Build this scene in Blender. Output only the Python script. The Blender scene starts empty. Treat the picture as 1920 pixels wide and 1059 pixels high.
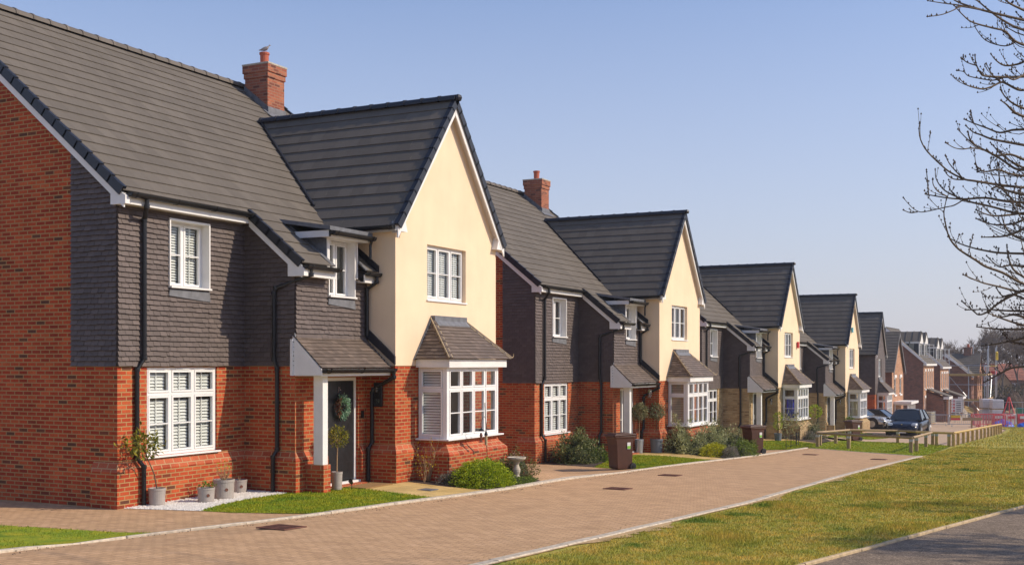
import bpy, bmesh, math, random
import numpy as np
from mathutils import Vector, Matrix
random.seed(7); RNG = np.random.default_rng(11)
SC = bpy.context.scene
COL = SC.collection
# ---------------------------------------------------------------- camera, sky, sun, exposure
TH = 26.8423
cd = bpy.data.cameras.new('camera'); cam = bpy.data.objects.new('camera', cd); COL.objects.link(cam)
cd.sensor_width = 36; cd.lens = 40.2; cd.shift_y = 150.5/1920; cd.clip_end = 3000; cd.clip_start = .1
cam.location = (0, 0, 2.54); cam.rotation_euler = (math.radians(90), 0, math.radians(TH-90))
SC.camera = cam
SUN_EL = math.radians(35); SUN_AZ = math.atan2(.36, -.933)     # direction (sin, cos) in X, Y
W = bpy.data.worlds.new('World'); SC.world = W; W.use_nodes = True
nt = W.node_tree; bg = nt.nodes['Background']; sky = nt.nodes.new('ShaderNodeTexSky')
sky.sky_type = 'NISHITA'; sky.sun_disc = False; sky.sun_elevation = SUN_EL; sky.sun_rotation = SUN_AZ
sky.air_density = 1.0; sky.dust_density = 0.6; sky.ozone_density = 2.5; sky.altitude = 50
tcw = nt.nodes.new('ShaderNodeTexCoord'); sx = nt.nodes.new('ShaderNodeSeparateXYZ'); nt.links.new(tcw.outputs['Generated'], sx.inputs[0])
rw = nt.nodes.new('ShaderNodeValToRGB'); rw.color_ramp.elements[0].position = 0.0; rw.color_ramp.elements[0].color = (.85,)*3+(1,); rw.color_ramp.elements[1].position = .36; rw.color_ramp.elements[1].color = (.0,)*3+(1,)
e_ = rw.color_ramp.elements.new(.11); e_.color = (.55,)*3+(1,)
nt.links.new(sx.outputs[2], rw.inputs[0])
mt_ = nt.nodes.new('ShaderNodeMix'); mt_.data_type = 'RGBA'; mt_.blend_type = 'MULTIPLY'; mt_.inputs[0].default_value = 1; mt_.inputs[7].default_value = (1.05, 1.02, 1.12, 1)
nt.links.new(sky.outputs[0], mt_.inputs[6])
mh = nt.nodes.new('ShaderNodeMix'); mh.data_type = 'RGBA'; nt.links.new(rw.outputs[0], mh.inputs[0]); nt.links.new(mt_.outputs[2], mh.inputs[6]); mh.inputs[7].default_value = (4.0, 3.95, 4.5, 1)
nt.links.new(mh.outputs[2], bg.inputs[0]); bg.inputs[1].default_value = 0.15
sd = bpy.data.lights.new('sun', 'SUN'); sun = bpy.data.objects.new('sun', sd); COL.objects.link(sun)
sd.energy = 4.15; sd.angle = math.radians(.6); sd.color = (1, .85, .66)
sv = Vector((math.sin(SUN_AZ)*math.cos(SUN_EL), math.cos(SUN_AZ)*math.cos(SUN_EL), math.sin(SUN_EL)))
sun.rotation_euler = sv.to_track_quat('Z', 'Y').to_euler(); sun.location = (30, -30, 40)
SC.view_settings.view_transform = 'Standard'; SC.view_settings.look = 'None'
SC.view_settings.exposure = 0.04; SC.view_settings.gamma = 1
SC.cycles.max_bounces = 6; SC.cycles.transparent_max_bounces = 12

# ---------------------------------------------------------------- materials
def mat(name):
    m = bpy.data.materials.new(name); m.use_nodes = True
    n = m.node_tree.nodes; l = m.node_tree.links
    return m, n, l, n['Principled BSDF']
def ramp(n, pts, interp='LINEAR'):
    r = n.new('ShaderNodeValToRGB'); r.color_ramp.interpolation = interp
    e = r.color_ramp.elements
    while len(e) < len(pts): e.new(.5)
    for k, (p, c) in enumerate(pts):
        e[k].position = p; e[k].color = (*c, 1) if len(c) == 3 else c
    return r
def noise(n, l, scale, detail=4, vec=None, rough=.55):
    t = n.new('ShaderNodeTexNoise'); t.inputs['Scale'].default_value = scale; t.inputs['Detail'].default_value = detail
    t.inputs['Roughness'].default_value = rough
    if vec is None:
        c = n.new('ShaderNodeTexCoord'); vec = c.outputs['Object']
    l.new(vec, t.inputs['Vector']); return t
def mixc(n, l, fac, a, b, blend='MIX'):
    m = n.new('ShaderNodeMix'); m.data_type = 'RGBA'; m.blend_type = blend
    for s, v in ((0, fac), (6, a), (7, b)):
        if hasattr(v, 'links') or hasattr(v, 'is_linked'): l.new(v, m.inputs[s])
        else: m.inputs[s].default_value = v if s == 0 else (*v, 1)
    return m.outputs[2]
def plain(name, col, rough=.5, metal=0, var=.12, nscale=3, bump=0, spec=.5, bscale=60):
    m, n, l, b = mat(name)
    t = noise(n, l, nscale)
    r = ramp(n, [(.3, tuple(c*(1-var) for c in col)), (.7, tuple(min(1, c*(1+var)) for c in col))])
    l.new(t.outputs[0], r.inputs[0]); l.new(r.outputs[0], b.inputs['Base Color'])
    b.inputs['Roughness'].default_value = rough; b.inputs['Metallic'].default_value = metal
    b.inputs['Specular IOR Level'].default_value = spec
    if bump:
        t2 = noise(n, l, bscale, 3); bp = n.new('ShaderNodeBump'); bp.inputs['Strength'].default_value = bump
        bp.inputs['Distance'].default_value = .01
        l.new(t2.outputs[0], bp.inputs['Height']); l.new(bp.outputs[0], b.inputs['Normal'])
    return m
def brickmat(name, cols, mortar, bw=.225, bh=.075, ms=.011, rough=.85, bumpd=.006, dirt=.25, off=.5, msmooth=.15, vec='UV', swap=False, ground_dirt=True):
    m, n, l, b = mat(name)
    tc = n.new('ShaderNodeTexCoord'); v = tc.outputs[vec]
    if swap:
        mp = n.new('ShaderNodeMapping'); mp.inputs['Rotation'].default_value = (0, 0, math.radians(swap)); l.new(v, mp.inputs[0]); v = mp.outputs[0]
    br = n.new('ShaderNodeTexBrick'); l.new(v, br.inputs['Vector'])
    br.inputs['Scale'].default_value = 1; br.inputs['Brick Width'].default_value = bw; br.inputs['Row Height'].default_value = bh
    br.inputs['Mortar Size'].default_value = ms; br.inputs['Mortar Smooth'].default_value = msmooth
    br.inputs['Color1'].default_value = (0, 0, 0, 1); br.inputs['Color2'].default_value = (1, 1, 1, 1)
    br.inputs['Mortar'].default_value = (.5, .5, .5, 1); br.offset = off
    r = ramp(n, cols, 'LINEAR'); l.new(br.outputs[0], r.inputs[0])
    nz = noise(n, l, 2.3, 5); nz2 = noise(n, l, 45, 3)
    r2 = ramp(n, [(.3, (1-dirt,)*3), (.7, (1+dirt*.25,)*3)]); l.new(nz.outputs[0], r2.inputs[0])
    r3 = ramp(n, [(.25, (.78,)*3), (.75, (1.1,)*3)]); l.new(nz2.outputs[0], r3.inputs[0])
    c = mixc(n, l, 1.0, r.outputs[0], r2.outputs[0], 'MULTIPLY')
    c = mixc(n, l, 1.0, c, r3.outputs[0], 'MULTIPLY')
    mm = mixc(n, l, nz.outputs[0], tuple(x*.75 for x in mortar), mortar)
    c = mixc(n, l, br.outputs['Fac'], c, mm)
    l.new(c, b.inputs['Base Color']); b.inputs['Roughness'].default_value = rough
    b.inputs['Specular IOR Level'].default_value = .25
    inv = n.new('ShaderNodeMath'); inv.operation = 'SUBTRACT'; inv.inputs[0].default_value = 1; l.new(br.outputs['Fac'], inv.inputs[1])
    ad = n.new('ShaderNodeMath'); ad.operation = 'MULTIPLY_ADD'; ad.inputs[1].default_value = .3
    l.new(nz2.outputs[0], ad.inputs[0]); l.new(inv.outputs[0], ad.inputs[2])
    bp = n.new('ShaderNodeBump'); bp.inputs['Strength'].default_value = .8; bp.inputs['Distance'].default_value = bumpd
    l.new(ad.outputs[0], bp.inputs['Height']); l.new(bp.outputs[0], b.inputs['Normal'])
    return m
def tilemat(name, col, var=.2, rough=.6, streak=True, spec=.35):
    m, n, l, b = mat(name)
    g = n.new('ShaderNodeNewGeometry')
    r = ramp(n, [(0, tuple(c*(1-var) for c in col)), (.8, tuple(c*(1+var*.6) for c in col)), (1, tuple(c*(1+var*1.6) for c in col))])
    l.new(g.outputs['Random Per Island'], r.inputs[0])
    nz = noise(n, l, 1.1, 5); r2 = ramp(n, [(.3, (.95,)*3), (.72, (1.05,)*3)]); l.new(nz.outputs[0], r2.inputs[0])
    nz2 = noise(n, l, 70, 2); r3 = ramp(n, [(.3, (.86,)*3), (.7, (1.1,)*3)]); l.new(nz2.outputs[0], r3.inputs[0])
    c = mixc(n, l, 1.0, r.outputs[0], r2.outputs[0], 'MULTIPLY'); c = mixc(n, l, 1.0, c, r3.outputs[0], 'MULTIPLY')
    l.new(c, b.inputs['Base Color']); b.inputs['Roughness'].default_value = rough; b.inputs['Specular IOR Level'].default_value = spec
    bp = n.new('ShaderNodeBump'); bp.inputs['Strength'].default_value = .25; bp.inputs['Distance'].default_value = .004
    l.new(nz2.outputs[0], bp.inputs['Height']); l.new(bp.outputs[0], b.inputs['Normal'])
    return m
def leafmat(name, cols, rough=.5, trans=.25):
    m, n, l, b = mat(name)
    g = n.new('ShaderNodeNewGeometry')
    k = len(cols)-1
    r = ramp(n, [(i/k, c) for i, c in enumerate(cols)]); l.new(g.outputs['Random Per Island'], r.inputs[0])
    l.new(r.outputs[0], b.inputs['Base Color']); b.inputs['Roughness'].default_value = rough
    b.inputs['Specular IOR Level'].default_value = .3
    tr = n.new('ShaderNodeBsdfTranslucent'); l.new(r.outputs[0], tr.inputs[0])
    mx = n.new('ShaderNodeMixShader'); mx.inputs[0].default_value = trans
    l.new(b.outputs[0], mx.inputs[1]); l.new(tr.outputs[0], mx.inputs[2]); l.new(mx.outputs[0], n['Material Output'].inputs[0])
    return m
def glassmat(name, tint=(.9, .93, .92)):
    m, n, l, b = mat(name)
    n.remove(b); t = n.new('ShaderNodeBsdfTransparent'); t.inputs[0].default_value = (*tint, 1)
    gl = n.new('ShaderNodeBsdfGlossy'); gl.inputs['Roughness'].default_value = .015
    lw = n.new('ShaderNodeLayerWeight'); pw_ = n.new('ShaderNodeMath'); pw_.operation = 'POWER'; pw_.inputs[1].default_value = 3.5; l.new(lw.outputs['Facing'], pw_.inputs[0])
    f = n.new('ShaderNodeMath'); f.operation = 'MULTIPLY_ADD'; f.inputs[1].default_value = .85; f.inputs[2].default_value = .07; l.new(pw_.outputs[0], f.inputs[0]); lw.inputs[0].default_value = .5
    mx = n.new('ShaderNodeMixShader'); l.new(f.outputs[0], mx.inputs[0]); l.new(t.outputs[0], mx.inputs[1]); l.new(gl.outputs[0], mx.inputs[2])
    l.new(mx.outputs[0], n['Material Output'].inputs[0]); return m
M = {}
M = {}
M['brick'] = brickmat('brick_red', [(0, (.13, .05, .03)), (.03, (.16, .06, .03)), (.05, (.32, .042, .016)), (.4, (.43, .058, .020)), (.75, (.50, .078, .025)), (1, (.57, .12, .04))], (.44, .265, .115))
M['brick_yellow'] = brickmat('brick_yellow', [(0, (.26, .16, .08)), (.15, (.40, .26, .12)), (.6, (.50, .34, .17)), (1, (.58, .42, .23))], (.42, .33, .20))
M['brick_brown'] = brickmat('brick_brown', [(0, (.10, .045, .04)), (.3, (.20, .075, .05)), (1, (.30, .11, .07))], (.34, .25, .2))  # brown brick; also the painted-in shade of the sixth house's side wall
M['brick_orange'] = brickmat('brick_orange', [(0, (.30, .12, .07)), (.3, (.45, .20, .11)), (1, (.58, .28, .16))], (.5, .38, .26))
M['brick_special'] = brickmat('brick_plinth_slope', [(0, (.42, .08, .035)), (1, (.56, .15, .07))], (.52, .32, .17), bh=.11, bw=.225)
M['brick_special_y'] = brickmat('brick_plinth_slope_y', [(0, (.36, .24, .11)), (1, (.52, .37, .19))], (.42, .33, .20), bh=.11, bw=.225)
M['brick_chimney'] = brickmat('brick_chimney', [(0, (.16, .06, .045)), (.3, (.34, .10, .06)), (1, (.48, .17, .09))], (.36, .20, .13))
M['hung'] = tilemat('hung_tile', (.118, .092, .083), .13, .62)
M['roof'] = tilemat('roof_tile', (.146, .128, .107), .075, .78, spec=.15)
M['ridge'] = tilemat('ridge_tile', (.135, .115, .095), .15, .6)
M['verge'] = plain('verge_plastic', (.014, .016, .024), .45, var=.2, nscale=8)
M['small_tile'] = tilemat('small_tile', (.15, .115, .092), .2, .6)
def rendermat():
    m = plain('cream_render', (.83, .655, .46), .9, var=.05, nscale=1.2, bump=.35, bscale=120, spec=.1); n = m.node_tree.nodes; l = m.node_tree.links; b = n['Principled BSDF']
    c = n.new('ShaderNodeTexCoord'); mp = n.new('ShaderNodeMapping'); mp.inputs['Scale'].default_value = (1.6, 1.6, .3); l.new(c.outputs['Object'], mp.inputs[0]); t = noise(n, l, 1.6, 5, mp.outputs[0]); r = ramp(n, [(.3, (.965, .96, .95)), (.7, (1.01,)*3)]); l.new(t.outputs[0], r.inputs[0])
    l.new(mixc(n, l, 1., b.inputs['Base Color'].links[0].from_socket, r.outputs[0], 'MULTIPLY'), b.inputs['Base Color']); return m
M['render'] = rendermat()
M['render_edge'] = plain('render_trim', (.72, .58, .40), .8, var=.05)
M['white'] = plain('white_upvc', (.80, .80, .79), .35, var=.03)
M['white_paint'] = plain('white_paint', (.76, .75, .73), .5, var=.06)
M['soffit'] = plain('soffit', (.66, .62, .58), .5, var=.05)
M['black'] = plain('black_plastic', (.008, .008, .009), .38, var=.3)
M['lead'] = plain('lead', (.15, .155, .17), .6, metal=.1, var=.25, nscale=7)
M['mortar'] = plain('mortar', (.42, .33, .2), .9, var=.2)
M['glass'] = glassmat('glass')
M['blind'] = plain('shutter_white', (.78, .78, .76), .5, var=.02)
M['blind_tan'] = plain('shutter_tan', (.55, .45, .33), .5, var=.03)
M['blind_cream'] = plain('blind_cream', (.5, .45, .32), .8, var=.05)
M['curtain_blue'] = plain('curtain_blue', (.02, .05, .5), .7, var=.5, nscale=9)
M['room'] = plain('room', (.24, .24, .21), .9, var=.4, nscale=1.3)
M['door'] = plain('door_black', (.018, .019, .021), .35, var=.3, nscale=9, bump=.15, bscale=30)
M['chrome'] = plain('satin_steel', (.7, .7, .7), .25, metal=1, var=.05)
M['terracotta'] = plain('terracotta', (.42, .10, .05), .7, var=.15, nscale=8)
M['stone'] = plain('stone', (.46, .41, .33), .9, var=.22, nscale=18, bump=.5, bscale=90)
M['potgrey'] = plain('glazed_grey', (.36, .32, .29), .5, var=.08, nscale=12)
M['potslate'] = plain('slate_pot', (.13, .15, .18), .6, var=.12)
M['edging'] = plain('path_edging', (.46, .35, .21), .9, var=.25, nscale=9, bump=.6, bscale=40)
M['kerb'] = plain('kerb_concrete', (.52, .45, .35), .9, var=.28, nscale=14, bump=.6, bscale=50)
M['soil'] = plain('soil', (.055, .035, .024), 1, var=.4, nscale=9, bump=1, bscale=25)
M['wood'] = plain('timber', (.36, .25, .14), .8, var=.25, nscale=14, bump=.4, bscale=40)
M['woodnew'] = plain('timber_new', (.52, .36, .13), .8, var=.2, nscale=10, bump=.4, bscale=40)
M['galv'] = plain('galvanised', (.42, .45, .5), .4, metal=.7, var=.15)
M['bark'] = plain('bark', (.13, .095, .06), .9, var=.35, nscale=30)
M['barkfar'] = plain('bark_far', (.15, .115, .085), .95, var=.3, nscale=2)
M['twigtan'] = plain('twig_tan', (.36, .24, .13), .8, var=.25, nscale=20)
M['binbrown'] = plain('bin_brown', (.075, .030, .018), .42, var=.18, nscale=6, bump=.1)
M['rubber'] = plain('rubber', (.016, .016, .017), .7, var=.2)
M['iron'] = plain('rusty_iron', (.17, .065, .04), .75, var=.4, nscale=22, bump=.5)
M['mat'] = plain('coir', (.30, .17, .06), 1, var=.25, nscale=30, bump=.6)
M['gravel'] = plain('white_stone', (.74, .71, .66), .8, var=.15, nscale=25)
M['yellowpath'] = brickmat('buff_paving', [(0, (.58, .40, .14)), (1, (.72, .52, .22))], (.36, .25, .11), bw=.6, bh=.45, ms=.006, bumpd=.002, vec='Object')
M['paving'] = brickmat('block_paving', [(0, (.52, .325, .18)), (.3, (.59, .375, .205)), (.7, (.615, .39, .215)), (1, (.66, .425, .245))], (.36, .225, .125), bw=.2, bh=.105, ms=.0075, bumpd=.004, vec='Object', swap=90, dirt=.14, msmooth=.3)
M['paving_far'] = plain('paving_far', (.48, .34, .22), .9, var=.1, nscale=2)
M['site_ground'] = plain('site_ground', (.36, .25, .15), 1, var=.35, nscale=.9, bump=1, bscale=4)
def asphalt():
    m, n, l, b = mat('asphalt')
    a = noise(n, l, 38, 5, None, .85); c = noise(n, l, .8, 4); d = noise(n, l, 5, 5, None, .7)
    r = ramp(n, [(.34, (.09, .07, .055)), (.52, (.21, .165, .125)), (.66, (.52, .40, .28))]); l.new(a.outputs[0], r.inputs[0])
    r2 = ramp(n, [(.3, (.7,)*3), (.7, (1.3,)*3)]); l.new(d.outputs[0], r2.inputs[0])
    x = mixc(n, l, 1., r.outputs[0], r2.outputs[0], 'MULTIPLY'); l.new(x, b.inputs['Base Color']); b.inputs['Roughness'].default_value = 1; b.inputs['Specular IOR Level'].default_value = .1
    bp = n.new('ShaderNodeBump'); bp.inputs['Strength'].default_value = .6; bp.inputs['Distance'].default_value = .006
    l.new(a.outputs[0], bp.inputs['Height']); l.new(bp.outputs[0], b.inputs['Normal']); return m
M['asphalt'] = asphalt()
def grassmat(name, dry, green, patch, blade=False, s1=.8, thr=(.60, .68)):
    m, n, l, b = mat(name)
    g = n.new('ShaderNodeNewGeometry')
    big = noise(n, l, s1, 3, g.outputs['Position'], .5); med = noise(n, l, 2.1, 5, g.outputs['Position']); fine = noise(n, l, 25, 3, g.outputs['Position'])
    r = ramp(n, [(.34, dry[0]), (.50, dry[1]), (.66, green)]); l.new(med.outputs[0], r.inputs[0])
    rb = ramp(n, [(thr[0], (0, 0, 0)), (thr[1], (1, 1, 1))]); l.new(big.outputs[0], rb.inputs[0])
    c = mixc(n, l, rb.outputs[0], r.outputs[0], patch)
    rf = ramp(n, [(.3, (.72,)*3), (.7, (1.25,)*3)]); l.new(fine.outputs[0], rf.inputs[0])
    c = mixc(n, l, 1., c, rf.outputs[0], 'MULTIPLY')
    if blade:
        rr = ramp(n, [(0, (.5, .55, .5)), (.6, (1.1, 1.1, 1.0)), (1, (1.9, 1.6, 1.25))]); l.new(g.outputs['Random Per Island'], rr.inputs[0])
        c = mixc(n, l, 1., c, rr.outputs[0], 'MULTIPLY')
    l.new(c, b.inputs['Base Color']); b.inputs['Roughness'].default_value = .8; b.inputs['Specular IOR Level'].default_value = .2
    if blade:
        tr = n.new('ShaderNodeBsdfTranslucent'); l.new(c, tr.inputs[0]); mx = n.new('ShaderNodeMixShader'); mx.inputs[0].default_value = .3
        l.new(b.outputs[0], mx.inputs[1]); l.new(tr.outputs[0], mx.inputs[2]); l.new(mx.outputs[0], n['Material Output'].inputs[0])
    else:
        bp = n.new('ShaderNodeBump'); bp.inputs['Strength'].default_value = 1; bp.inputs['Distance'].default_value = .02
        l.new(fine.outputs[0], bp.inputs['Height']); l.new(bp.outputs[0], b.inputs['Normal'])
    return m
DRY = ((.50, .37, .085), (.38, .335, .062)); GRN = (.28, .30, .048); PAT = (.13, .20, .026)
M['field'] = grassmat('field_ground', DRY, GRN, PAT)
M['field_blade'] = grassmat('field_blade', DRY, GRN, PAT, True)
LD = ((.34, .33, .025), (.25, .30, .022))
M['lawn'] = grassmat('lawn_ground', LD, (.19, .27, .022), (.13, .21, .018))
M['lawn_blade'] = grassmat('lawn_blade', LD, (.20, .30, .024), (.15, .25, .02), True)

# ---------------------------------------------------------------- mesh helpers
class MB:
    def __init__(s): s.v = []; s.f = []; s.uv = []; s.any = False; s.m = []
    def mark(s): s.m.append((len(s.v), len(s.f)))   # what follows is a piece of its own
    def face(s, idx, uv=None):
        s.f.append(idx); s.uv.append(uv); s.any = s.any or uv is not None
    def poly(s, pts, uv=None):
        b = len(s.v); s.v.extend([tuple(p) for p in pts]); s.face(tuple(range(b, b+len(pts))), uv)
    def box(s, x0, x1, y0, y1, z0, z1):
        if x0 > x1: x0, x1 = x1, x0
        if y0 > y1: y0, y1 = y1, y0
        if z0 > z1: z0, z1 = z1, z0
        b = len(s.v)
        s.v += [(x0,y0,z0),(x1,y0,z0),(x1,y1,z0),(x0,y1,z0),(x0,y0,z1),(x1,y0,z1),(x1,y1,z1),(x0,y1,z1)]
        for q in ((0,3,2,1),(4,5,6,7),(0,1,5,4),(1,2,6,5),(2,3,7,6),(3,0,4,7)): s.face(tuple(b+i for i in q))
    def obox(s, c, ax, ay, az):        # oriented box: centre and three half-axis vectors
        c, ax, ay, az = map(Vector, (c, ax, ay, az)); b = len(s.v)
        for k in (-1, 1):
            for i, j in ((-1,-1),(1,-1),(1,1),(-1,1)): s.v.append(tuple(c+ax*i+ay*j+az*k))
        for q in ((0,3,2,1),(4,5,6,7),(0,1,5,4),(1,2,6,5),(2,3,7,6),(3,0,4,7)): s.face(tuple(b+i for i in q))
    def prism(s, pts, d):              # polygon pts (3D) extruded by vector d
        n = len(pts); b = len(s.v); d = Vector(d)
        s.v += [tuple(p) for p in pts]; s.v += [tuple(Vector(p)+d) for p in pts]
        s.face(tuple(range(b, b+n))); s.face(tuple(range(b+2*n-1, b+n-1, -1)))
        for i in range(n):
            j = (i+1) % n; s.face((b+i, b+j, b+n+j, b+n+i))
    def tube(s, pts, r, n=8, caps=True):
        pts = [Vector(p) for p in pts]; b = len(s.v); m = len(pts)
        rs = r if isinstance(r, (list, tuple)) else [r]*m
        up = None
        for i, p in enumerate(pts):
            d = (pts[min(i+1, m-1)]-pts[max(i-1, 0)])
            if d.length < 1e-9: d = Vector((0, 0, 1))
            d.normalize()
            if up is None: up = d.orthogonal().normalized()
            else:
                up = up - d*up.dot(d)
                up = up.normalized() if up.length > 1e-6 else d.orthogonal().normalized()
            w = d.cross(up)
            for k in range(n):
                a = 2*math.pi*k/n; s.v.append(tuple(p+(up*math.cos(a)+w*math.sin(a))*rs[i]))
        for i in range(m-1):
            for k in range(n):
                k2 = (k+1) % n; s.face((b+i*n+k, b+i*n+k2, b+(i+1)*n+k2, b+(i+1)*n+k))
        if caps: s.face(tuple(b+k for k in range(n-1, -1, -1))); s.face(tuple(b+(m-1)*n+k for k in range(n)))
    def lathe(s, prof, c=(0,0,0), n=16):
        b = len(s.v); m = len(prof)
        for r, z in prof:
            for k in range(n):
                a = 2*math.pi*k/n; s.v.append((c[0]+r*math.cos(a), c[1]+r*math.sin(a), c[2]+z))
        for i in range(m-1):
            for k in range(n):
                k2 = (k+1) % n; s.face((b+i*n+k, b+i*n+k2, b+(i+1)*n+k2, b+(i+1)*n+k))
        s.face(tuple(b+k for k in range(n-1, -1, -1))); s.face(tuple(b+(m-1)*n+k for k in range(n)))
    def build(s, name, m, parent=None, org=(0,0,0), smooth=False, cuts=(), bevel=0, uv=True, sub=0):
        if s.m:
            cutsat = [(0, 0)]+[q for q in s.m if q[1] > 0]+[(len(s.v), len(s.f))]; first = None
            for (v0, f0), (v1, f1) in zip(cutsat, cutsat[1:]):
                if f1 == f0: continue
                p = MB(); p.v = s.v[v0:v1]; p.f = [tuple(i-v0 for i in f) for f in s.f[f0:f1]]; p.uv = s.uv[f0:f1]
                ob = p.build(name, m, parent, org, smooth, cuts, bevel, uv, sub); first = first or ob
            return first
        me = bpy.data.meshes.new(name)
        o = Vector(org)
        V = np.array(s.v, dtype=float).reshape(-1, 3)-np.array(org)
        me.from_pydata(V.tolist(), [], s.f)
        if uv:
            L = me.uv_layers.new(name='UVMap'); out = []
            for fi, f in enumerate(s.f):
                u = s.uv[fi]
                if u is None:
                    P = [s.v[i] for i in f]
                    a, b_, c = Vector(P[0]), Vector(P[1]), Vector(P[2]); nn = (b_-a).cross(c-a)
                    if nn.length < 1e-12 and len(P) > 3: nn = (b_-a).cross(Vector(P[3])-a)
                    if nn.length < 1e-12: nn = Vector((0, 0, 1))
                    nn.normalize(); h = math.hypot(nn.x, nn.y)
                    if h < .3: u = [(p[0], p[1]) for p in P]
                    else: u = [((-nn.y*p[0]+nn.x*p[1])/h, p[2]/h) for p in P]
                out += u
            L.data.foreach_set('uv', np.array(out, dtype='f').ravel())
        if cuts:
            bm = bmesh.new(); bm.from_mesh(me)
            for co, no in cuts:
                bmesh.ops.bisect_plane(bm, geom=bm.verts[:]+bm.edges[:]+bm.faces[:], plane_co=Vector(co)-o, plane_no=Vector(no), clear_outer=True)
            bm.to_mesh(me); bm.free()
        me.validate(); me.update()
        if smooth: me.polygons.foreach_set('use_smooth', [True]*len(me.polygons))
        ob = bpy.data.objects.new(name, me); COL.objects.link(ob); me.materials.append(m)
        if parent is None: ob.location = o
        else: ob.parent = parent
        if bevel:
            md = ob.modifiers.new('bevel', 'BEVEL'); md.width = bevel; md.segments = 2; md.limit_method = 'ANGLE'
        if sub:
            md = ob.modifiers.new('sub', 'SUBSURF'); md.levels = sub; md.render_levels = sub
        return ob
def tag(o, label=None, cat=None, group=None, kind=None):
    if label: o['label'] = label
    if cat: o['category'] = cat
    if group: o['group'] = group
    if kind: o['kind'] = kind
    return o
def empty(name, loc, rz=0, label=None, cat=None, group=None):
    o = bpy.data.objects.new(name, None); COL.objects.link(o); o.location = loc; o.rotation_euler = (0, 0, rz)
    o.empty_display_size = .3
    return tag(o, label, cat, group)
def copytree(o, parent=None):
    c = o.copy(); COL.objects.link(c)
    if parent is not None: c.parent = parent
    for ch in list(o.children): copytree(ch, c)
    return c
def fastmesh(name, V, F, m, parent=None, loc=(0,0,0), kind=None):
    V = np.asarray(V, dtype='f'); F = np.asarray(F, dtype='i'); k = F.shape[1]
    me = bpy.data.meshes.new(name); me.vertices.add(len(V)); me.vertices.foreach_set('co', V.ravel())
    me.loops.add(F.size); me.loops.foreach_set('vertex_index', F.ravel())
    me.polygons.add(len(F)); me.polygons.foreach_set('loop_start', np.arange(0, F.size, k, dtype='i'))
    me.polygons.foreach_set('loop_total', np.full(len(F), k, dtype='i')); me.update(calc_edges=True)
    ob = bpy.data.objects.new(name, me); COL.objects.link(ob); me.materials.append(m)
    if parent is not None: ob.parent = parent
    ob.location = loc
    if kind: ob['kind'] = kind
    return ob
# ---------------------------------------------------------------- terrain
HZ = [(-20,.6),(8,.4),(11.4,0),(25,0),(28.5,-.57),(42.3,-.57),(45.6,-1.13),(59.3,-1.13),(62.6,-1.72),(78,-1.72),(83,-2.27),(94,-2.4),(98,-3.),(112,-3.),(120,-3.3),(150,-4.1),(200,-4.5),(400,2)]
HZx = [a for a, b in HZ]; HZy = [b for a, b in HZ]
BX = [-60,17.5,110,150,200,400]; BY = [2.6,0,-3.1,-4.1,-4.5,2]
def g(X, Y):
    X = np.asarray(X, float); Y = np.asarray(Y, float)
    w = np.clip((Y-10.6)/2.4, 0, 1); w = w*w*(3-2*w)
    return np.interp(X, BX, BY)*(1-w)+np.interp(X, HZx, HZy)*w
def gz(x, y): return float(g(x, y))
def P(x, y, dz=0): return (x, y, gz(x, y)+dz)
def drape(name, poly, off, m, step=1.0, kind='structure', parent=None):
    bm = bmesh.new(); bm.faces.new([bm.verts.new((x, y, 0)) for x, y in poly])
    xs = [p[0] for p in poly]; ys = [p[1] for p in poly]
    for ax, lo, hi in ((0, min(xs), max(xs)), (1, min(ys), max(ys))):
        k = math.floor(lo/step)*step+step
        while k < hi:
            co = (k, 0, 0) if ax == 0 else (0, k, 0); no = (1, 0, 0) if ax == 0 else (0, 1, 0)
            bmesh.ops.bisect_plane(bm, geom=bm.verts[:]+bm.edges[:]+bm.faces[:], plane_co=co, plane_no=no); k += step
    for v in bm.verts: v.co.z = gz(v.co.x, v.co.y)+off
    bmesh.ops.recalc_face_normals(bm, faces=bm.faces[:])
    if sum(f.normal.z for f in bm.faces) < 0: bmesh.ops.reverse_faces(bm, faces=bm.faces[:])
    me = bpy.data.meshes.new(name); bm.to_mesh(me); bm.free(); me.materials.append(m)
    ob = bpy.data.objects.new(name, me); COL.objects.link(ob)
    if kind: ob['kind'] = kind
    return ob
def inpoly(px, py, poly):
    r = np.zeros(px.shape, bool); n = len(poly)
    for i in range(n):
        x0, y0 = poly[i]; x1, y1 = poly[(i+1) % n]
        if y0 == y1: continue
        c = ((y0 > py) != (y1 > py)) & (px < (x1-x0)*(py-y0)/(y1-y0)+x0); r ^= c
    return r
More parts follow.
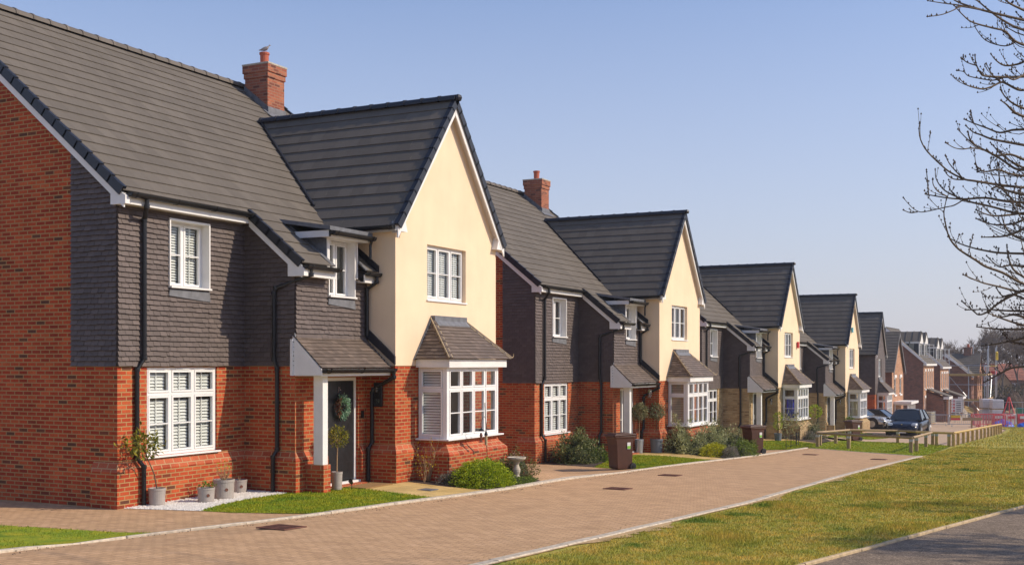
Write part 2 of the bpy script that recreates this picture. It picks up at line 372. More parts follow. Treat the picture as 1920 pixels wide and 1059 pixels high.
def blades(name, poly, n, h, w, m, near=None, off=0, tuft=None):
    xs = [p[0] for p in poly]; ys = [p[1] for p in poly]
    out = []; tot = 0
    while tot < n:
        k = n*3; x = RNG.uniform(min(xs), max(xs), k); y = RNG.uniform(min(ys), max(ys), k)
        ok = inpoly(x, y, poly)
        if near: d = np.hypot(x, y); ok &= RNG.random(k) < (near/np.maximum(d, near))**1.6
        out.append(np.stack([x[ok], y[ok]], 1)); tot += ok.sum()
    p = np.concatenate(out)[:n]; x, y = p[:, 0], p[:, 1]; z = g(x, y)+off
    a = RNG.uniform(0, 2*math.pi, n); H = h*RNG.uniform(.5, 1.3, n); Wd = w*RNG.uniform(.6, 1.4, n)
    if near: Wd = Wd*np.clip(np.hypot(x, y)/near, 1, 3.5)
    if tuft is not None: H = H*tuft(x, y)
    dx, dy = np.cos(a)*Wd, np.sin(a)*Wd; lx = RNG.normal(0, .45, n)*H; ly = RNG.normal(0, .45, n)*H
    V = np.empty((n, 3, 3)); V[:, 0] = np.stack([x-dx, y-dy, z-.004], 1); V[:, 1] = np.stack([x+dx, y+dy, z-.004], 1); V[:, 2] = np.stack([x+lx, y+ly, z+H], 1)
    return fastmesh(name, V.reshape(-1, 3), np.arange(3*n).reshape(-1, 3), m, kind='stuff')
# ---------------------------------------------------------------- ground, road, kerbs
def axis(lo, hi, f0, f1, s, b): 
    a = [lo]
    while a[-1] < hi:
        x = a[-1]; a.append(x+(s if f0 <= x <= f1 else b))
    return a
ax_x = [-60,-50,-40,-30]+[x for x in np.arange(-20, 130, 1.0)]+[130+8*i for i in range(1, 34)]
ax_y = [-200+10*i for i in range(19)]+[y for y in np.arange(-14, 26, .8)]+[26+8*i for i in range(30)]
GX, GY = np.meshgrid(ax_x, ax_y, indexing='ij'); GZ = g(GX, GY)-.05
nx, ny = GX.shape; idx = np.arange(nx*ny).reshape(nx, ny)
F = np.stack([idx[:-1,:-1].ravel(), idx[1:,:-1].ravel(), idx[1:,1:].ravel(), idx[:-1,1:].ravel()], 1)
fastmesh('ground', np.stack([GX, GY, GZ], -1).reshape(-1, 3), F, M['site_ground'], kind='structure')
KL = [(-8,12.3),(2,12.0),(7,11.8),(9.37,11.7),(10.62,12.06),(11.85,12.3),(12.49,12.0),(13.10,11.58),(14.01,11.33),(15.03,11.19),(16.14,11.11),(17.49,11.10),(18.80,10.99),(20.24,10.94),(21.41,10.92),(22.81,10.98),(24.17,11.04),(25.81,11.04),(27.25,11.09),(28.96,11.14),(29.94,11.11),(31.37,11.03),(33.74,10.85),(36.60,10.68),(38.17,10.60),(39.88,10.52),(41.84,10.50),(44.01,10.51),(46.37,10.54),(48.32,10.56)]
KR = [(-20,7.3),(0,6.9),(11.6,6.43),(16.57,6.18),(21.4,5.96),(31.57,5.98),(38,5.85),(44.37,5.68)]
PK = [(-20,5.4),(5,4.0),(13.74,3.10),(17.13,2.46),(24.27,1.15),(40,-2.0),(70,-8.5),(110,-18)]
drape('road', KL+KR[::-1], 0, M['paving'], 1.5)
drape('field', KR+[(47,5.5),(56.2,5.75),(70,5.55),(84.2,5.39),(98,5.9),(112,8.3),(121,9.0),(135,6),(135,-25),(110,-18)]+PK[::-1][1:], -.006, M['field'], 2)
drape('path', PK+[(110,-40),(-20,-40)], -.012, M['asphalt'], 3)
def kerb(name, pts, off0, w, h, seg=.915, m=M['kerb'], gap=.012):
    mb = MB(); pts = [Vector(p) for p in pts]
    cum = [0]
    for a, b in zip(pts, pts[1:]): cum.append(cum[-1]+(b-a).length)
    def at(s):
        for i in range(len(cum)-1):
            if s <= cum[i+1] or i == len(cum)-2:
                t = (s-cum[i])/(cum[i+1]-cum[i]); return pts[i].lerp(pts[i+1], t)
    s = 0
    while s < cum[-1]-.1:
        a = at(s+gap/2); b = at(min(s+seg, cum[-1])-gap/2); d = (b-a).normalized(); n = Vector((-d.y, d.x))
        j = random.uniform(-.006, .006); a2 = a+n*(off0+j); b2 = b+n*(off0+j)
        q = [a2, b2, b2+n*w, a2+n*w]; hz_ = h+random.uniform(-.004, .004); ch = .012
        lo = [(p.x, p.y, gz(p.x, p.y)-.08) for p in q]; hi = [(p.x, p.y, gz(p.x, p.y)+hz_-ch) for p in q]
        c = (q[0]+q[2])/2; tp = []
        for p in q:
            pp = p-n*((p-c).dot(n)/abs((p-c).dot(n)))*ch; tp.append((pp.x, pp.y, gz(p.x, p.y)+hz_))
        k = len(mb.v); mb.v += lo+hi+tp
        for i in range(4):
            i2 = (i+1) % 4; mb.face((k+i, k+i2, k+4+i2, k+4+i)); mb.face((k+4+i, k+4+i2, k+8+i2, k+8+i))
        mb.face((k+8, k+9, k+10, k+11)); s += seg
    o = mb.build(name, m); o['kind'] = 'structure'; return o
kerb('kerb', KL, 0, .15, .035)
kerb('kerb', KR, -.16, .15, .02)
kerb('kerb', PK, -.06, .06, .025, m=M['edging'])
kerb('kerb', [(48.4,10.5),(46.9,8.86),(44.45,5.75)], .0, .10, .012)
kerb('kerb', [(9.5,15.3),(12.25,15.3),(12.62,13.6),(12.72,12.62)], -.0, .05, .01, .2, M['paving'])
def ke(a, b, off=.15):      # points along the garden side of the kerb between two stations
    xs = [a]+[p[0] for p in KL if a < p[0] < b]+[b]; kx = [p[0] for p in KL]; ky = [p[1] for p in KL]
    return [(x, float(np.interp(x, kx, ky))+off) for x in xs]
drape('driveway', [(8.0,30),(8.0,15.3),(12.35,15.3),(12.72,12.5)]+ke(12.85,15.35)+[(15.07,13.62),(14.9,15.2),(14.9,30)], .002, M['paving'])
drape('driveway', [(25.0,30),(25.0,13.2),(24.6,12.2)]+ke(23.6,30.5)+[(31.5,13.2),(31.9,15.2),(31.9,30)], .002, M['paving'])
drape('driveway', [(42.1,30),(42.1,13.3),(41.7,11.9)]+ke(40.6,46.2)+[(47.2,12.1),(48.7,14.0),(49.0,15.4),(49.0,30)], .002, M['paving'])
drape('driveway', [(59.2,30),(59.2,12.6),(58.8,8.4),(57.5,6.3),(56.4,5.8),(70,5.6),(84.2,5.45),(97,6),(97,12.5),(86.5,13.2),(86.5,30)], .002, M['paving_far'], 2)
drape('site_track', [(97.2,6.2),(111,8.5),(121,9.2),(150,12),(150,17),(128,15.5),(112,12.9),(97.2,12.5)], .002, M['paving_far'], 2)
L0 = [(-6,12.4)]+ke(2,12.6)+[(12.68,12.45),(12.35,15.25),(-6,15.25)]
GV = [(14.68,15.2),(14.75,14.9),(15.07,13.62),(15.64,13.83),(16.89,14.03),(18.2,13.92),(18.1,15.2)]
L1 = [(15.07,13.62)]+ke(15.4,18.8)+[(19.13,12.91),(19.3,13.5),(18.4,13.7),(18.2,13.92),(16.89,14.03),(15.64,13.83)]
YP = ke(18.8,20.9)+[(20.6,12.1),(20.75,12.95),(20.5,13.25),(20.44,13.85),(18.4,13.85),(18.4,13.7),(19.3,13.5),(19.13,12.91)]
S1 = ke(20.9,23.6)+[(24.6,12.2),(25.0,13.2),(20.44,13.2),(20.75,12.95),(20.6,12.1)]
L2 = [(31.5,13.2)]+ke(30.6,36.0)+[(36.4,12.9),(36.2,13.9),(34.2,13.75)]
YP2 = ke(36.0,37.3)+[(37.5,11.8),(37.95,13.2),(37.6,14.1),(35.6,14.1),(36.2,13.9),(36.4,12.9)]
S2 = ke(37.3,40.6)+[(41.7,11.9),(42.1,13.3),(37.7,13.4),(37.95,13.2),(37.5,11.8)]
S2b = [(31.55,13.26),(34.2,13.77),(35.2,13.95),(35.1,15.3),(31.8,15.3)]
L3 = [(47.2,12.1)]+ke(46.3,48.3)+[(50.6,10.95),(53.2,11.2),(54.2,12.5),(53.2,13.7),(48.9,13.9)]
YP3 = [(53.2,11.2),(53.9,11.3),(55.0,13.0),(54.9,14.2),(52.7,14.2),(53.2,13.7),(54.2,12.5)]
S3 = [(53.9,11.3),(57,11.3),(59,12.4),(59.1,13.5),(55.0,13.4),(55.0,13.0)]
LF = [(48.5,10.6),(46.9,8.8),(44.5,5.7),(47,5.5),(56.3,5.78),(57.5,6.35),(58.8,8.4),(58.6,11.0),(57,11.25),(53.2,11.15),(50.6,10.9)]
L4 = [(60,10.6),(66,10.0),(72,11.0),(72,13.5),(62.7,13.7),(60,12.9)]
for nm, pl, mt in (('lawn',L0,'lawn'),('gravel_bed',GV,'gravel'),('lawn',L1,'lawn'),('garden_path',YP,'yellowpath'),('flower_bed',S1,'soil'),('lawn',L2,'lawn'),('garden_path',YP2,'yellowpath'),('flower_bed',S2,'soil'),('flower_bed',S2b,'soil'),('lawn',L3,'lawn'),('garden_path',YP3,'yellowpath'),('flower_bed',S3,'soil'),('lawn',LF,'lawn'),('lawn',L4,'lawn')):
    drape(nm, pl, .008, M[mt])
M['dirt'] = plain('dry_dirt', (.46, .31, .15), 1, var=.3, nscale=5, bump=1, bscale=20)
rj = random.Random(4); ds = [(x, float(np.interp(x, [p[0] for p in KR], [p[1] for p in KR]))) for x in np.arange(9, 44, .17)]
drape('verge_soil', [(x, y-.155) for x, y in ds]+[(x, y-.17-(.04+.30*max(0, math.sin(x*.9)+.3*math.sin(x*3.1)))*rj.uniform(.4, 1)) for x, y in ds[::-1]], .006, M['dirt'])
def tuft(x, y): return .55+.9*np.clip(np.sin(x*1.3+np.sin(y*2.1))*np.sin(y*1.7+np.sin(x*.8)), 0, 1)
FP = [(9,6.05),(11.6,6.1),(16.57,5.88),(21.4,5.66),(31.57,5.7),(38,5.6),(44.37,5.45),(56.2,5.5),(56.2,-5.5),(40,-1.95),(24.27,1.22),(17.13,2.53),(13.74,3.18),(9,3.7)]
tag(blades('grass', FP, 170000, .045, .004, M['field_blade'], 13, 0, tuft), 'olive and straw coloured rough grass on the verge beside the road', 'grass')
FP2 = [(56.2,5.45),(70,5.3),(84.2,5.1),(98,5.6),(112,8.0),(121,8.7),(135,6),(135,-20),(110,-17),(70,-8.0),(56.2,-5.5)]
tag(blades('grass', FP2, 45000, .10, .016, M['field_blade']), 'far part of the rough grass verge by the new timber rail', 'grass')
LB = [L0, L1, L2, L3, LF, L4]
for pl, n in zip(LB, (26000, 16000, 14000, 7000, 14000, 4000)):
    tag(blades('lawn_grass', pl, n, .035 if n > 10000 else .045, .0045, M['lawn_blade'], 15, .006), 'short bright green mown turf', 'grass')
def stones(name, poly, n, r, m, off=.008):
    mb = MB(); k = 0; xs = [p[0] for p in poly]; ys = [p[1] for p in poly]
    V = []; Fc = []
    while k < n:
        x = random.uniform(min(xs), max(xs)); y = random.uniform(min(ys), max(ys))
        if not inpoly(np.array([x]), np.array([y]), poly)[0]: continue
        z = gz(x, y)+off; R = r*random.uniform(.5, 1.3); b = len(V)
        for sx, sy, sz in ((1,0,.1),(-.2,.9,.2),(-.9,-.3,.1),(.2,-.9,0),(.1,.1,.9)): V.append((x+R*sx*random.uniform(.7,1.2), y+R*sy*random.uniform(.7,1.2), z+R*sz))
        for a, c in ((0,1),(1,2),(2,3),(3,0)): Fc.append((b+a, b+c, b+4))
        k += 1
    return fastmesh(name, V, Fc, m, kind='stuff')
tag(stones('gravel', GV, 5500, .024, M['gravel']), 'white decorative stone chippings along the front wall', 'gravel')
tag(stones('paving_grit', KL+[(48.3,10.3)]+[(x, y-.35) for x, y in KL[::-1]], 900, .012, M['soil'], .002), 'grit and crumbs of soil along the kerb', 'grit')
tag(stones('paving_grit', [(x, y+.3) for x, y in KR]+KR[::-1], 900, .012, M['dirt'], .002), 'sandy crumbs along the verge side of the road', 'grit')

# ---------------------------------------------------------------- building kit
def hung(mb, P0, U, V, N, rects, tw, gg, th, jit=.0, seed=1, back=True, gap=.002, st=None):
    P0, U, V, N = map(Vector, (P0, U, V, N)); rnd = random.Random(seed)
    for (u0, v0, u1, v1) in rects:
        if back: mb.poly([P0+U*u0+V*v0, P0+U*u1+V*v0, P0+U*u1+V*v1, P0+U*u0+V*v1])
        for j in range(math.floor(v0/gg+1e-6), math.ceil(v1/gg-1e-6)):
            vb = max(j*gg, v0); vt = min((j+1)*gg, v1); o = (j % 2)*tw/2
            for i in range(math.floor((u0-o)/tw+1e-6), math.ceil((u1-o)/tw-1e-6)):
                ub = max(i*tw+o, u0); ut = min((i+1)*tw+o, u1)
                if ut-ub < .004: continue
                dv = rnd.uniform(-jit, jit); dn = rnd.uniform(0, jit*.4); g1 = gap
                nb = th*(1-(vb-j*gg)/gg)+.004+dn*2; ntp = th*(1-(vt-j*gg)/gg)+.003
                p = [P0+U*(ub+g1)+V*(vb+dv)+N*nb, P0+U*(ut-g1)+V*(vb+dv+rnd.uniform(-jit, jit)*.4)+N*nb, P0+U*(ut-g1)+V*vt+N*ntp, P0+U*(ub+g1)+V*vt+N*ntp, P0+U*(ub+g1)+V*(vb+dv), P0+U*(ut-g1)+V*(vb+dv)]
                b = len(mb.v); mb.v += [tuple(q) for q in p]; mb.face((b, b+1, b+2, b+3)); mb.face((b+4, b+5, b+1, b))
                if st is not None and rnd.random() < .28:
                    a0 = rnd.uniform(0, .5); a1 = a0+rnd.uniform(.2, .5); w_ = rnd.uniform(.0015, .004); q0 = p[1].lerp(p[2], a0)+N*.002; q1 = p[1].lerp(p[2], a1)+N*.002; st.poly([q0, q0+U*w_, q1+U*w_, q1])
def cells(u0, v0, u1, v1, ops):
    us = sorted({u0, u1, *[min(max(x, u0), u1) for o in ops for x in (o[0], o[2])]}); vs = sorted({v0, v1, *[min(max(x, v0), v1) for o in ops for x in (o[1], o[3])]})
    out = []
    for a, b in zip(us, us[1:]):
        for c, d in zip(vs, vs[1:]):
            mx, my = (a+b)/2, (c+d)/2
            if not any(o[0] < mx < o[2] and o[1] < my < o[3] for o in ops): out.append((a, c, b, d))
    return out
def wallF(mb, x0, x1, y, z0, z1, ops=(), rev=.1):       # wall facing -Y; openings (x0,z0,x1,z1)
    for a, c, b, d in cells(x0, z0, x1, z1, ops): mb.poly([(a,y,c),(b,y,c),(b,y,d),(a,y,d)])
    if rev:
        for a, c, b, d in ops:
            mb.poly([(a,y,c),(a,y,d),(a,y+rev,d),(a,y+rev,c)]); mb.poly([(b,y,c),(b,y+rev,c),(b,y+rev,d),(b,y,d)])
            mb.poly([(a,y,d),(b,y,d),(b,y+rev,d),(a,y+rev,d)]); mb.poly([(a,y,c),(a,y+rev,c),(b,y+rev,c),(b,y,c)])
def wallL(mb, x, y0, y1, z0, z1): mb.poly([(x,y1,z0),(x,y0,z0),(x,y0,z1),(x,y1,z1)])
def wallB(mb, x0, x1, y, z0, z1): mb.poly([(x1,y,z0),(x0,y,z0),(x0,y,z1),(x1,y,z1)])
def window(par, org, x, y, z, W, H, cols, rows=(1.,), ori='F', bars=(0,), slats=None, frm=.05, sill=None, bar_from=None, name='window', room=True, tape=True, sm=None, smat=None, sfrac=1.0, rd=.9, re_=.35):
    """x,y,z: lower near corner; ori F faces -Y (u runs +X), L faces -X (u runs -Y), R faces +X (u runs +Y)"""
    def fn(u, d, v):
        if ori == 'F': return (x+u, y-d, z+v)
        if ori == 'L': return (x-d, y-u, z+v)
        return (x+d, y+u, z+v)
    def bx(mb, u0, u1, d0, d1, v0, v1):
        a = fn(u0, d0, v0); b = fn(u1, d1, v1); mb.box(a[0], b[0], a[1], b[1], a[2], b[2])
    f = MB(); gl = MB(); sl = MB()
    bx(f, 0, W, -.06, .0, 0, frm); bx(f, 0, W, -.06, .0, H-frm, H); bx(f, 0, frm, -.06, .0, frm, H-frm); bx(f, W-frm, W, -.06, .0, frm, H-frm)
    cw = (W-frm)/cols; v = frm; rh = [(H-frm)*r for r in rows]; vv = 0
    for c in range(1, cols): bx(f, c*cw, c*cw+frm, -.06, .0, frm, H-frm)
    for ri, h in enumerate(rh):
        v0 = vv+frm; v1 = vv+h
        if ri < len(rh)-1:
            for c in range(cols): bx(f, c*cw+frm, (c+1)*cw, -.06, .0, v1, v1+frm)
        for c in range(cols):
            u0 = c*cw+frm; u1 = (c+1)*cw; s = .038; g_ = .003
            u0 += g_; u1 -= g_; a0 = v0+g_; a1 = v1-g_
            bx(f, u0, u1, -.05, .012, a0, a0+s); bx(f, u0, u1, -.05, .012, a1-s, a1); bx(f, u0, u0+s, -.05, .012, a0+s, a1-s); bx(f, u1-s, u1, -.05, .012, a0+s, a1-s)
            if ri in bars: bx(f, u0+s, u1-s, -.04, .006, (a0+a1)/2-.011, (a0+a1)/2+.011)
            gl.poly([fn(u0+s, -.028, a0+s), fn(u1-s, -.028, a0+s), fn(u1-s, -.028, a1-s), fn(u0+s, -.028, a1-s)])
            if slats:
                k = int((a1-a0-2*s)/slats)+1; ue = u0+s+(u1-u0-2*s)*sfrac
                for q in range(k):
                    b = a0+s+q*slats+.008
                    if b+.04 > a1-s: break
                    t = .028 if not sm else .012
                    sl.poly([fn(u0+s*.6, -.075, b), fn(ue, -.075, b), fn(ue, -.10, b+slats*.74), fn(u0+s*.6, -.10, b+slats*.74)])
                if tape: bx(sl, (u0+u1)/2-.012, (u0+u1)/2+.012, -.068, -.064, a0+s, a1-s)
        vv += h
    bx(f, W*.4, W*.6, 0, .016, H-frm*.75, H-frm*.4)
    ro = f.build(name, M['white'], par, org, bevel=.004)
    gl.build('pane', M['glass'], ro, org)
    if slats: sl.build('shutter', smat or M['blind'], ro, org)
    if sill:
        s_ = MB(); bx(s_, -sill[0], W+sill[0], -.03, sill[1], -.035, -.002); s_.build('sill', M['white'], ro, org, bevel=.005)
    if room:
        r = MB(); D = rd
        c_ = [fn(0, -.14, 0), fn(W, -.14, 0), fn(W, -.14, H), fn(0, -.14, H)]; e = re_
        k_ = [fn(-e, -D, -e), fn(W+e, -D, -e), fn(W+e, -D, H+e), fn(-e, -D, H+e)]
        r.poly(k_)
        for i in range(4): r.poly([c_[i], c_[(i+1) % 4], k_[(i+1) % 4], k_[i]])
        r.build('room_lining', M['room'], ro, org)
    return ro
def gutter(mb, p0, p1, r=.082, brk=True):     # half-round gutter between two points (any horizontal direction)
    p0, p1 = Vector(p0), Vector(p1); d = (p1-p0).normalized(); n = Vector((d.y, -d.x, 0))
    prof = [(math.cos(a)*r, math.sin(a)*r) for a in np.linspace(math.pi, 2*math.pi, 9)]+[(math.cos(a)*(r-.008), math.sin(a)*(r-.008)) for a in np.linspace(2*math.pi, math.pi, 9)]
    mb.prism([p0+n*a+Vector((0,0,b)) for a, b in prof], p1-p0)
    L = (p1-p0).length; 
    if brk:
        k = max(1, int(L/.85))
        for i in range(k+1):
            c = p0+d*(.12+(L-.24)*i/k)
            prof2 = [(math.cos(a)*(r+.008), math.sin(a)*(r+.008)) for a in np.linspace(math.pi*.98, 2.02*math.pi, 9)]
            mb.prism([c+n*a+Vector((0,0,b)) for a, b in prof2+[(0, -.01)]], d*.035)
            mb.obox(c+d*.018-n*.05+Vector((0,0,-.055)), d*.016, n*.035, (0,0,.022))
    for e in (p0, p1):
        mb.prism([e+n*a+Vector((0,0,b)) for a, b in prof[:9]], d*.006*(1 if e is p0 else -1))
def ridge_tiles(par, org, p0, p1, m, r=.115, seg=.45, name='ridge', flat=False):
    p0, p1 = Vector(p0), Vector(p1); d = p1-p0; L = d.length; d.normalize(); k = max(1, round(L/seg)); mb = MB()
    n = d.cross(Vector((0,0,1))).normalized(); up = n.cross(d)
    for i in range(k):
        a = p0+d*(L*i/k+.004); b = p0+d*(L*(i+1)/k-.004)
        for (e0, e1, rr) in ((a, b, r), (b-d*.05, b+d*.012, r+.014)):
            V0 = [e0+n*math.cos(t)*rr*1.15+up*(math.sin(t)*rr-.05) for t in np.linspace(-.15, math.pi+.15, 9)]
            V1 = [v+(e1-e0) for v in V0]; q = len(mb.v); mb.v += [tuple(v) for v in V0+V1]
            for j in range(8): mb.face((q+j, q+j+1, q+9+j+1, q+9+j))
            mb.face(tuple(q+j for j in range(9))); mb.face(tuple(q+9+j for j in range(8, -1, -1)))
    return mb.build(name, m, par, org)
def verge_caps(mb, p0, p1, w=.06, drop=.125, seg=.34, side=(-1,0,0), lift=.03):
    """stepped dry-verge units from eave p0 up to ridge p1"""
    p0, p1, sd_ = Vector(p0), Vector(p1), Vector(side); d = p1-p0; L = d.length; d.normalize(); k = max(1, round(L/seg)); up = sd_.cross(d)
    if up.z < 0: up = -up
    for i in range(k):
        a = p0+d*(L*i/k-.02); b = p0+d*(L*(i+1)/k+.015); h0 = lift+.022; h1 = lift
        for s0, s1, lo in ((-w, .012, -.02), (.0, .026, -drop)):
            q = [a+sd_*s0+up*lo, a+sd_*s1+up*lo, a+sd_*s1+up*h0, a+sd_*s0+up*h0, b+sd_*s0+up*(lo), b+sd_*s1+up*(lo), b+sd_*s1+up*h1, b+sd_*s0+up*h1]
            t = len(mb.v); mb.v += [tuple(v) for v in q]
            for f in ((0,1,2,3),(7,6,5,4),(3,2,6,7),(1,5,6,2),(0,3,7,4),(0,4,5,1)): mb.face(tuple(t+j for j in f))
def pipe(par, org, pts, r=.041, clips=(), name='downpipe'):
    mb = MB(); mb.tube(pts, r, 10)
    for p in pts[1:-1]:
        p = Vector(p); mb.lathe([(r+.008, -.035), (r+.01, 0), (r+.008, .035)], p, 10)
    for c in clips: mb.box(c[0]-.05, c[0]+.05, c[1]-.01, c[1]+.06, c[2]-.015, c[2]+.015)
    return mb.build(name, M['black'], par, org, smooth=False)
def plinth(mb, mbs, path, proud=.075, z0=-.15, z1=.64, z2=.80):
    """path: footprint points, building on the left of travel is outside -> offset to the right"""
    n = len(path); offs = []
    for i in range(n):
        p = Vector((*path[i], 0)); ds = []
        if i > 0: ds.append((p-Vector((*path[i-1], 0))).normalized())
        if i < n-1: ds.append((Vector((*path[i+1], 0))-p).normalized())
        ns = [Vector((d.y, -d.x, 0)) for d in ds]; m = sum(ns, Vector())
        if len(ns) == 2 and abs(ns[0].dot(ns[1])) < .5: o = (ns[0]+ns[1])*proud
        else: o = ns[0]*proud
        offs.append(p+o)
    for i in range(n-1):
        a, b = offs[i], offs[i+1]; pa, pb = Vector((*path[i], 0)), Vector((*path[i+1], 0))
        z = lambda v, h: (v.x, v.y, h)
        mb.poly([z(a, z0), z(b, z0), z(b, z1), z(a, z1)]); mbs.poly([z(a, z1), z(b, z1), z(pb, z2), z(pa, z2)])
    for i in (0, n-1):
        a, pa = offs[i], Vector((*path[i], 0)); mb.poly([(a.x,a.y,z0),(pa.x,pa.y,z0),(pa.x,pa.y,z2),(a.x,a.y,z1)])
def digits(mb, s, x, y, z, h, d=.008, dirx=1):
    seg = {'1': [(.5,0,.68,1),(.25,.78,.5,.92)], '4': [(.62,0,.8,1),(0,.3,1,.45),(0,.45,.18,1)], '2': [(0,0,1,.15),(0,.15,.18,.5),(0,.45,1,.6),(.82,.6,1,1),(0,.86,.82,1)]}
    w = h*.55
    for i, ch in enumerate(s):
        for a, b, c, e in seg[ch]:
            ox = x+i*w*1.35
            if dirx == 1: mb.box(ox+a*w, ox+c*w, y-d, y, z+b*h, z+e*h)
            else: mb.box(y-d, y, x-i*w*1.35-a*w, x-i*w*1.35-c*w, z+b*h, z+e*h)
def bay(root, ORG, B, k, o):
    # bay window
    x0, x1, y0 = 21.34, 23.73, 12.37
    W1 = window(root, ORG, x0+.07, y0+.01, .90, x1-x0-.14, 1.54, 4, (.70, .30), bars=(0,), sill=(.17, .11), name='bay_window', frm=.05, slats=o.get('slatb'), room=False)
    q = MB(); X0, X1, Y0, Y1 = 20.6, 24.85, 13.3, 15.6
    q.poly([(X0,Y1,.05),(X1,Y1,.05),(X1,Y1,2.5),(X0,Y1,2.5)]); q.poly([(X0,Y0,.1),(X1,Y0,.1),(X1,Y1,.1),(X0,Y1,.1)]); q.poly([(X0,Y0,2.46),(X1,Y0,2.46),(X1,Y1,2.46),(X0,Y1,2.46)]); q.poly([(X0,Y0,.05),(X0,Y1,.05),(X0,Y1,2.5),(X0,Y0,2.5)]); q.poly([(X1,Y0,.05),(X1,Y1,.05),(X1,Y1,2.5),(X1,Y0,2.5)]); q.poly([(21.42,12.45,.86),(23.65,12.45,.86),(23.65,13.3,.86),(21.42,13.3,.86)]); B(q, 'room_lining', M['room'], W1)
    for xx, orr in ((x0+.01, 'L'), (x1-.01, 'R')):
        yy = 13.10 if orr == 'L' else y0+.09
        if orr == 'L': window(W1, ORG, xx, 13.09, .90, .66, 1.54, 1, (.70, .30), ori='L', bars=o.get('bb', ()), slats=o.get('slats', .06), frm=.055, sill=(.03, .10), tape=False, smat=M[o.get('sidemat', 'blind')], sfrac=1., room=False, name='side_light')
        else: window(W1, ORG, xx, 12.44, .90, .66, 1.54, 1, (.70, .30), ori='R', bars=(0,), frm=.055, sill=(.03, .10), room=False, name='side_light')
    if o.get('curtain'):
        q = MB(); 
        for i in range(7): q.poly([(x0+.22+.04*(i%2), 12.95-.07*i, 1.0), (x0+.22+.04*((i+1)%2), 12.88-.07*i, 1.0), (x0+.22+.04*((i+1)%2)+.06*math.sin(i*2), 12.88-.07*i, 1.95), (x0+.22+.04*(i%2), 12.95-.07*i, 1.95)])
        B(q, 'curtain', M[o['curtain']], W1)
    q = MB(); q.box(x0,x0+.085,y0,y0+.085,.87,2.46); q.mark(); q.box(x1-.085,x1,y0,y0+.085,.87,2.46); B(q, 'corner_post', M['white'], W1, bevel=.004)
    q = MB(); q.box(x0-.10,x1+.20,y0-.12,y0-.09,2.44,2.62); q.box(x0-.10,x0-.07,y0-.09,13.09,2.44,2.62); q.box(x1+.17,x1+.20,y0-.09,13.09,2.44,2.62); q.box(x0-.07,x1+.17,y0-.09,13.09,2.445,2.455); B(q, 'bay_fascia', M['white_paint'], W1, bevel=.003)
    q = MB(); xa, xb, ya, ze, zt = 21.16, 24.02, 12.17, 2.63, 3.52; ta, tb, ty = 21.92, 23.28, 13.08
    Vf = Vector((0, ty-ya, zt-ze)); Lf = Vf.length; Vf.normalize(); Nf = Vector((1,0,0)).cross(Vf)
    hung(q, (xa,ya,ze), (1,0,0), Vf, Nf, [(0,0,xb-xa,Lf)], .165, .1, .014, .003, k+40)
    def hip(bmobj, pl): pass
    cl = (Vector((ta,ty,zt))-Vector((xa,ya,ze))); cr = (Vector((tb,ty,zt))-Vector((xb,ya,ze)))
    bayroof = B(q, 'bay_roof', M['small_tile'], W1, cuts=[((xa,ya,ze), -Vector((cl.y,-cl.x,0))*1.0), ((xb,ya,ze), Vector((cr.y,-cr.x,0)))])
    q = MB(); Vs = Vector((ta-xa, 0, zt-ze)); Ls = Vs.length; Vs.normalize(); hung(q, (xa,13.08,ze), (0,-1,0), Vs, Vector((-Vs.z,0,Vs.x)), [(0,0,13.08-ya,Ls)], .165, .1, .014, .003, k+41)
    B(q, 'bay_roof', M['small_tile'], W1, cuts=[((xa,ya,ze), Vector((cl.y,-cl.x,0)))])
    q = MB(); Vs = Vector((tb-xb, 0, zt-ze)).normalized(); hung(q, (xb,ya,ze), (0,1,0), Vs, Vector((Vs.z,0,-Vs.x)), [(0,0,13.08-ya,Ls)], .165, .1, .014, .003, k+42)
    B(q, 'bay_roof', M['small_tile'], W1, cuts=[((xb,ya,ze), -Vector((cr.y,-cr.x,0)))])
    ridge_tiles(W1, ORG, (xa,ya,ze+.03), (ta,ty,zt+.03), M['small_tile'], .055, .22, 'hip_tiles'); ridge_tiles(W1, ORG, (xb,ya,ze+.03), (tb,ty,zt+.03), M['small_tile'], .055, .22, 'hip_tiles')
    q = MB()
    q.mark()
    for e0, e1 in (((xa,ya,ze+.025),(ta,ty,zt+.025)), ((xb,ya,ze+.025),(tb,ty,zt+.025))):
        q.mark()
        for off in (-.075, .075): q.tube([Vector(e0)+Vector((off,0,0)), Vector(e1)+Vector((off,0,0))], .014, 5)
    q.tube([(xb-.02,ya-.0,ze+.03),(xb+.05,ya-.02,ze+.05),(xb+.08,ya-.02,ze+.09),(xb+.06,ya-.02,ze+.12)], .008, 5)
    B(q, 'hip_pointing', M['mortar'], W1)
    q = MB(); q.box(ta-.05,tb+.05,12.98,13.085,zt-.10,zt+.07); q.prism([(xa-.04,13.06,ze-.02),(ta-.04,13.06,zt+.07),(ta-.04,13.06,zt-.08),(xa+.12,13.06,ze-.02)], (0,.03,0)); q.prism([(xb+.04,13.06,ze-.02),(tb+.04,13.06,zt+.07),(tb+.04,13.06,zt-.08),(xb-.12,13.06,ze-.02)], (0,.03,0))
    q.prism([(ta-.04,12.9,zt-.155),(tb+.04,12.9,zt-.155),(tb+.02,13.05,zt+.03),(ta-.02,13.05,zt+.03)], (0,.0,.02)); B(q, 'flashing', M['lead'], W1)
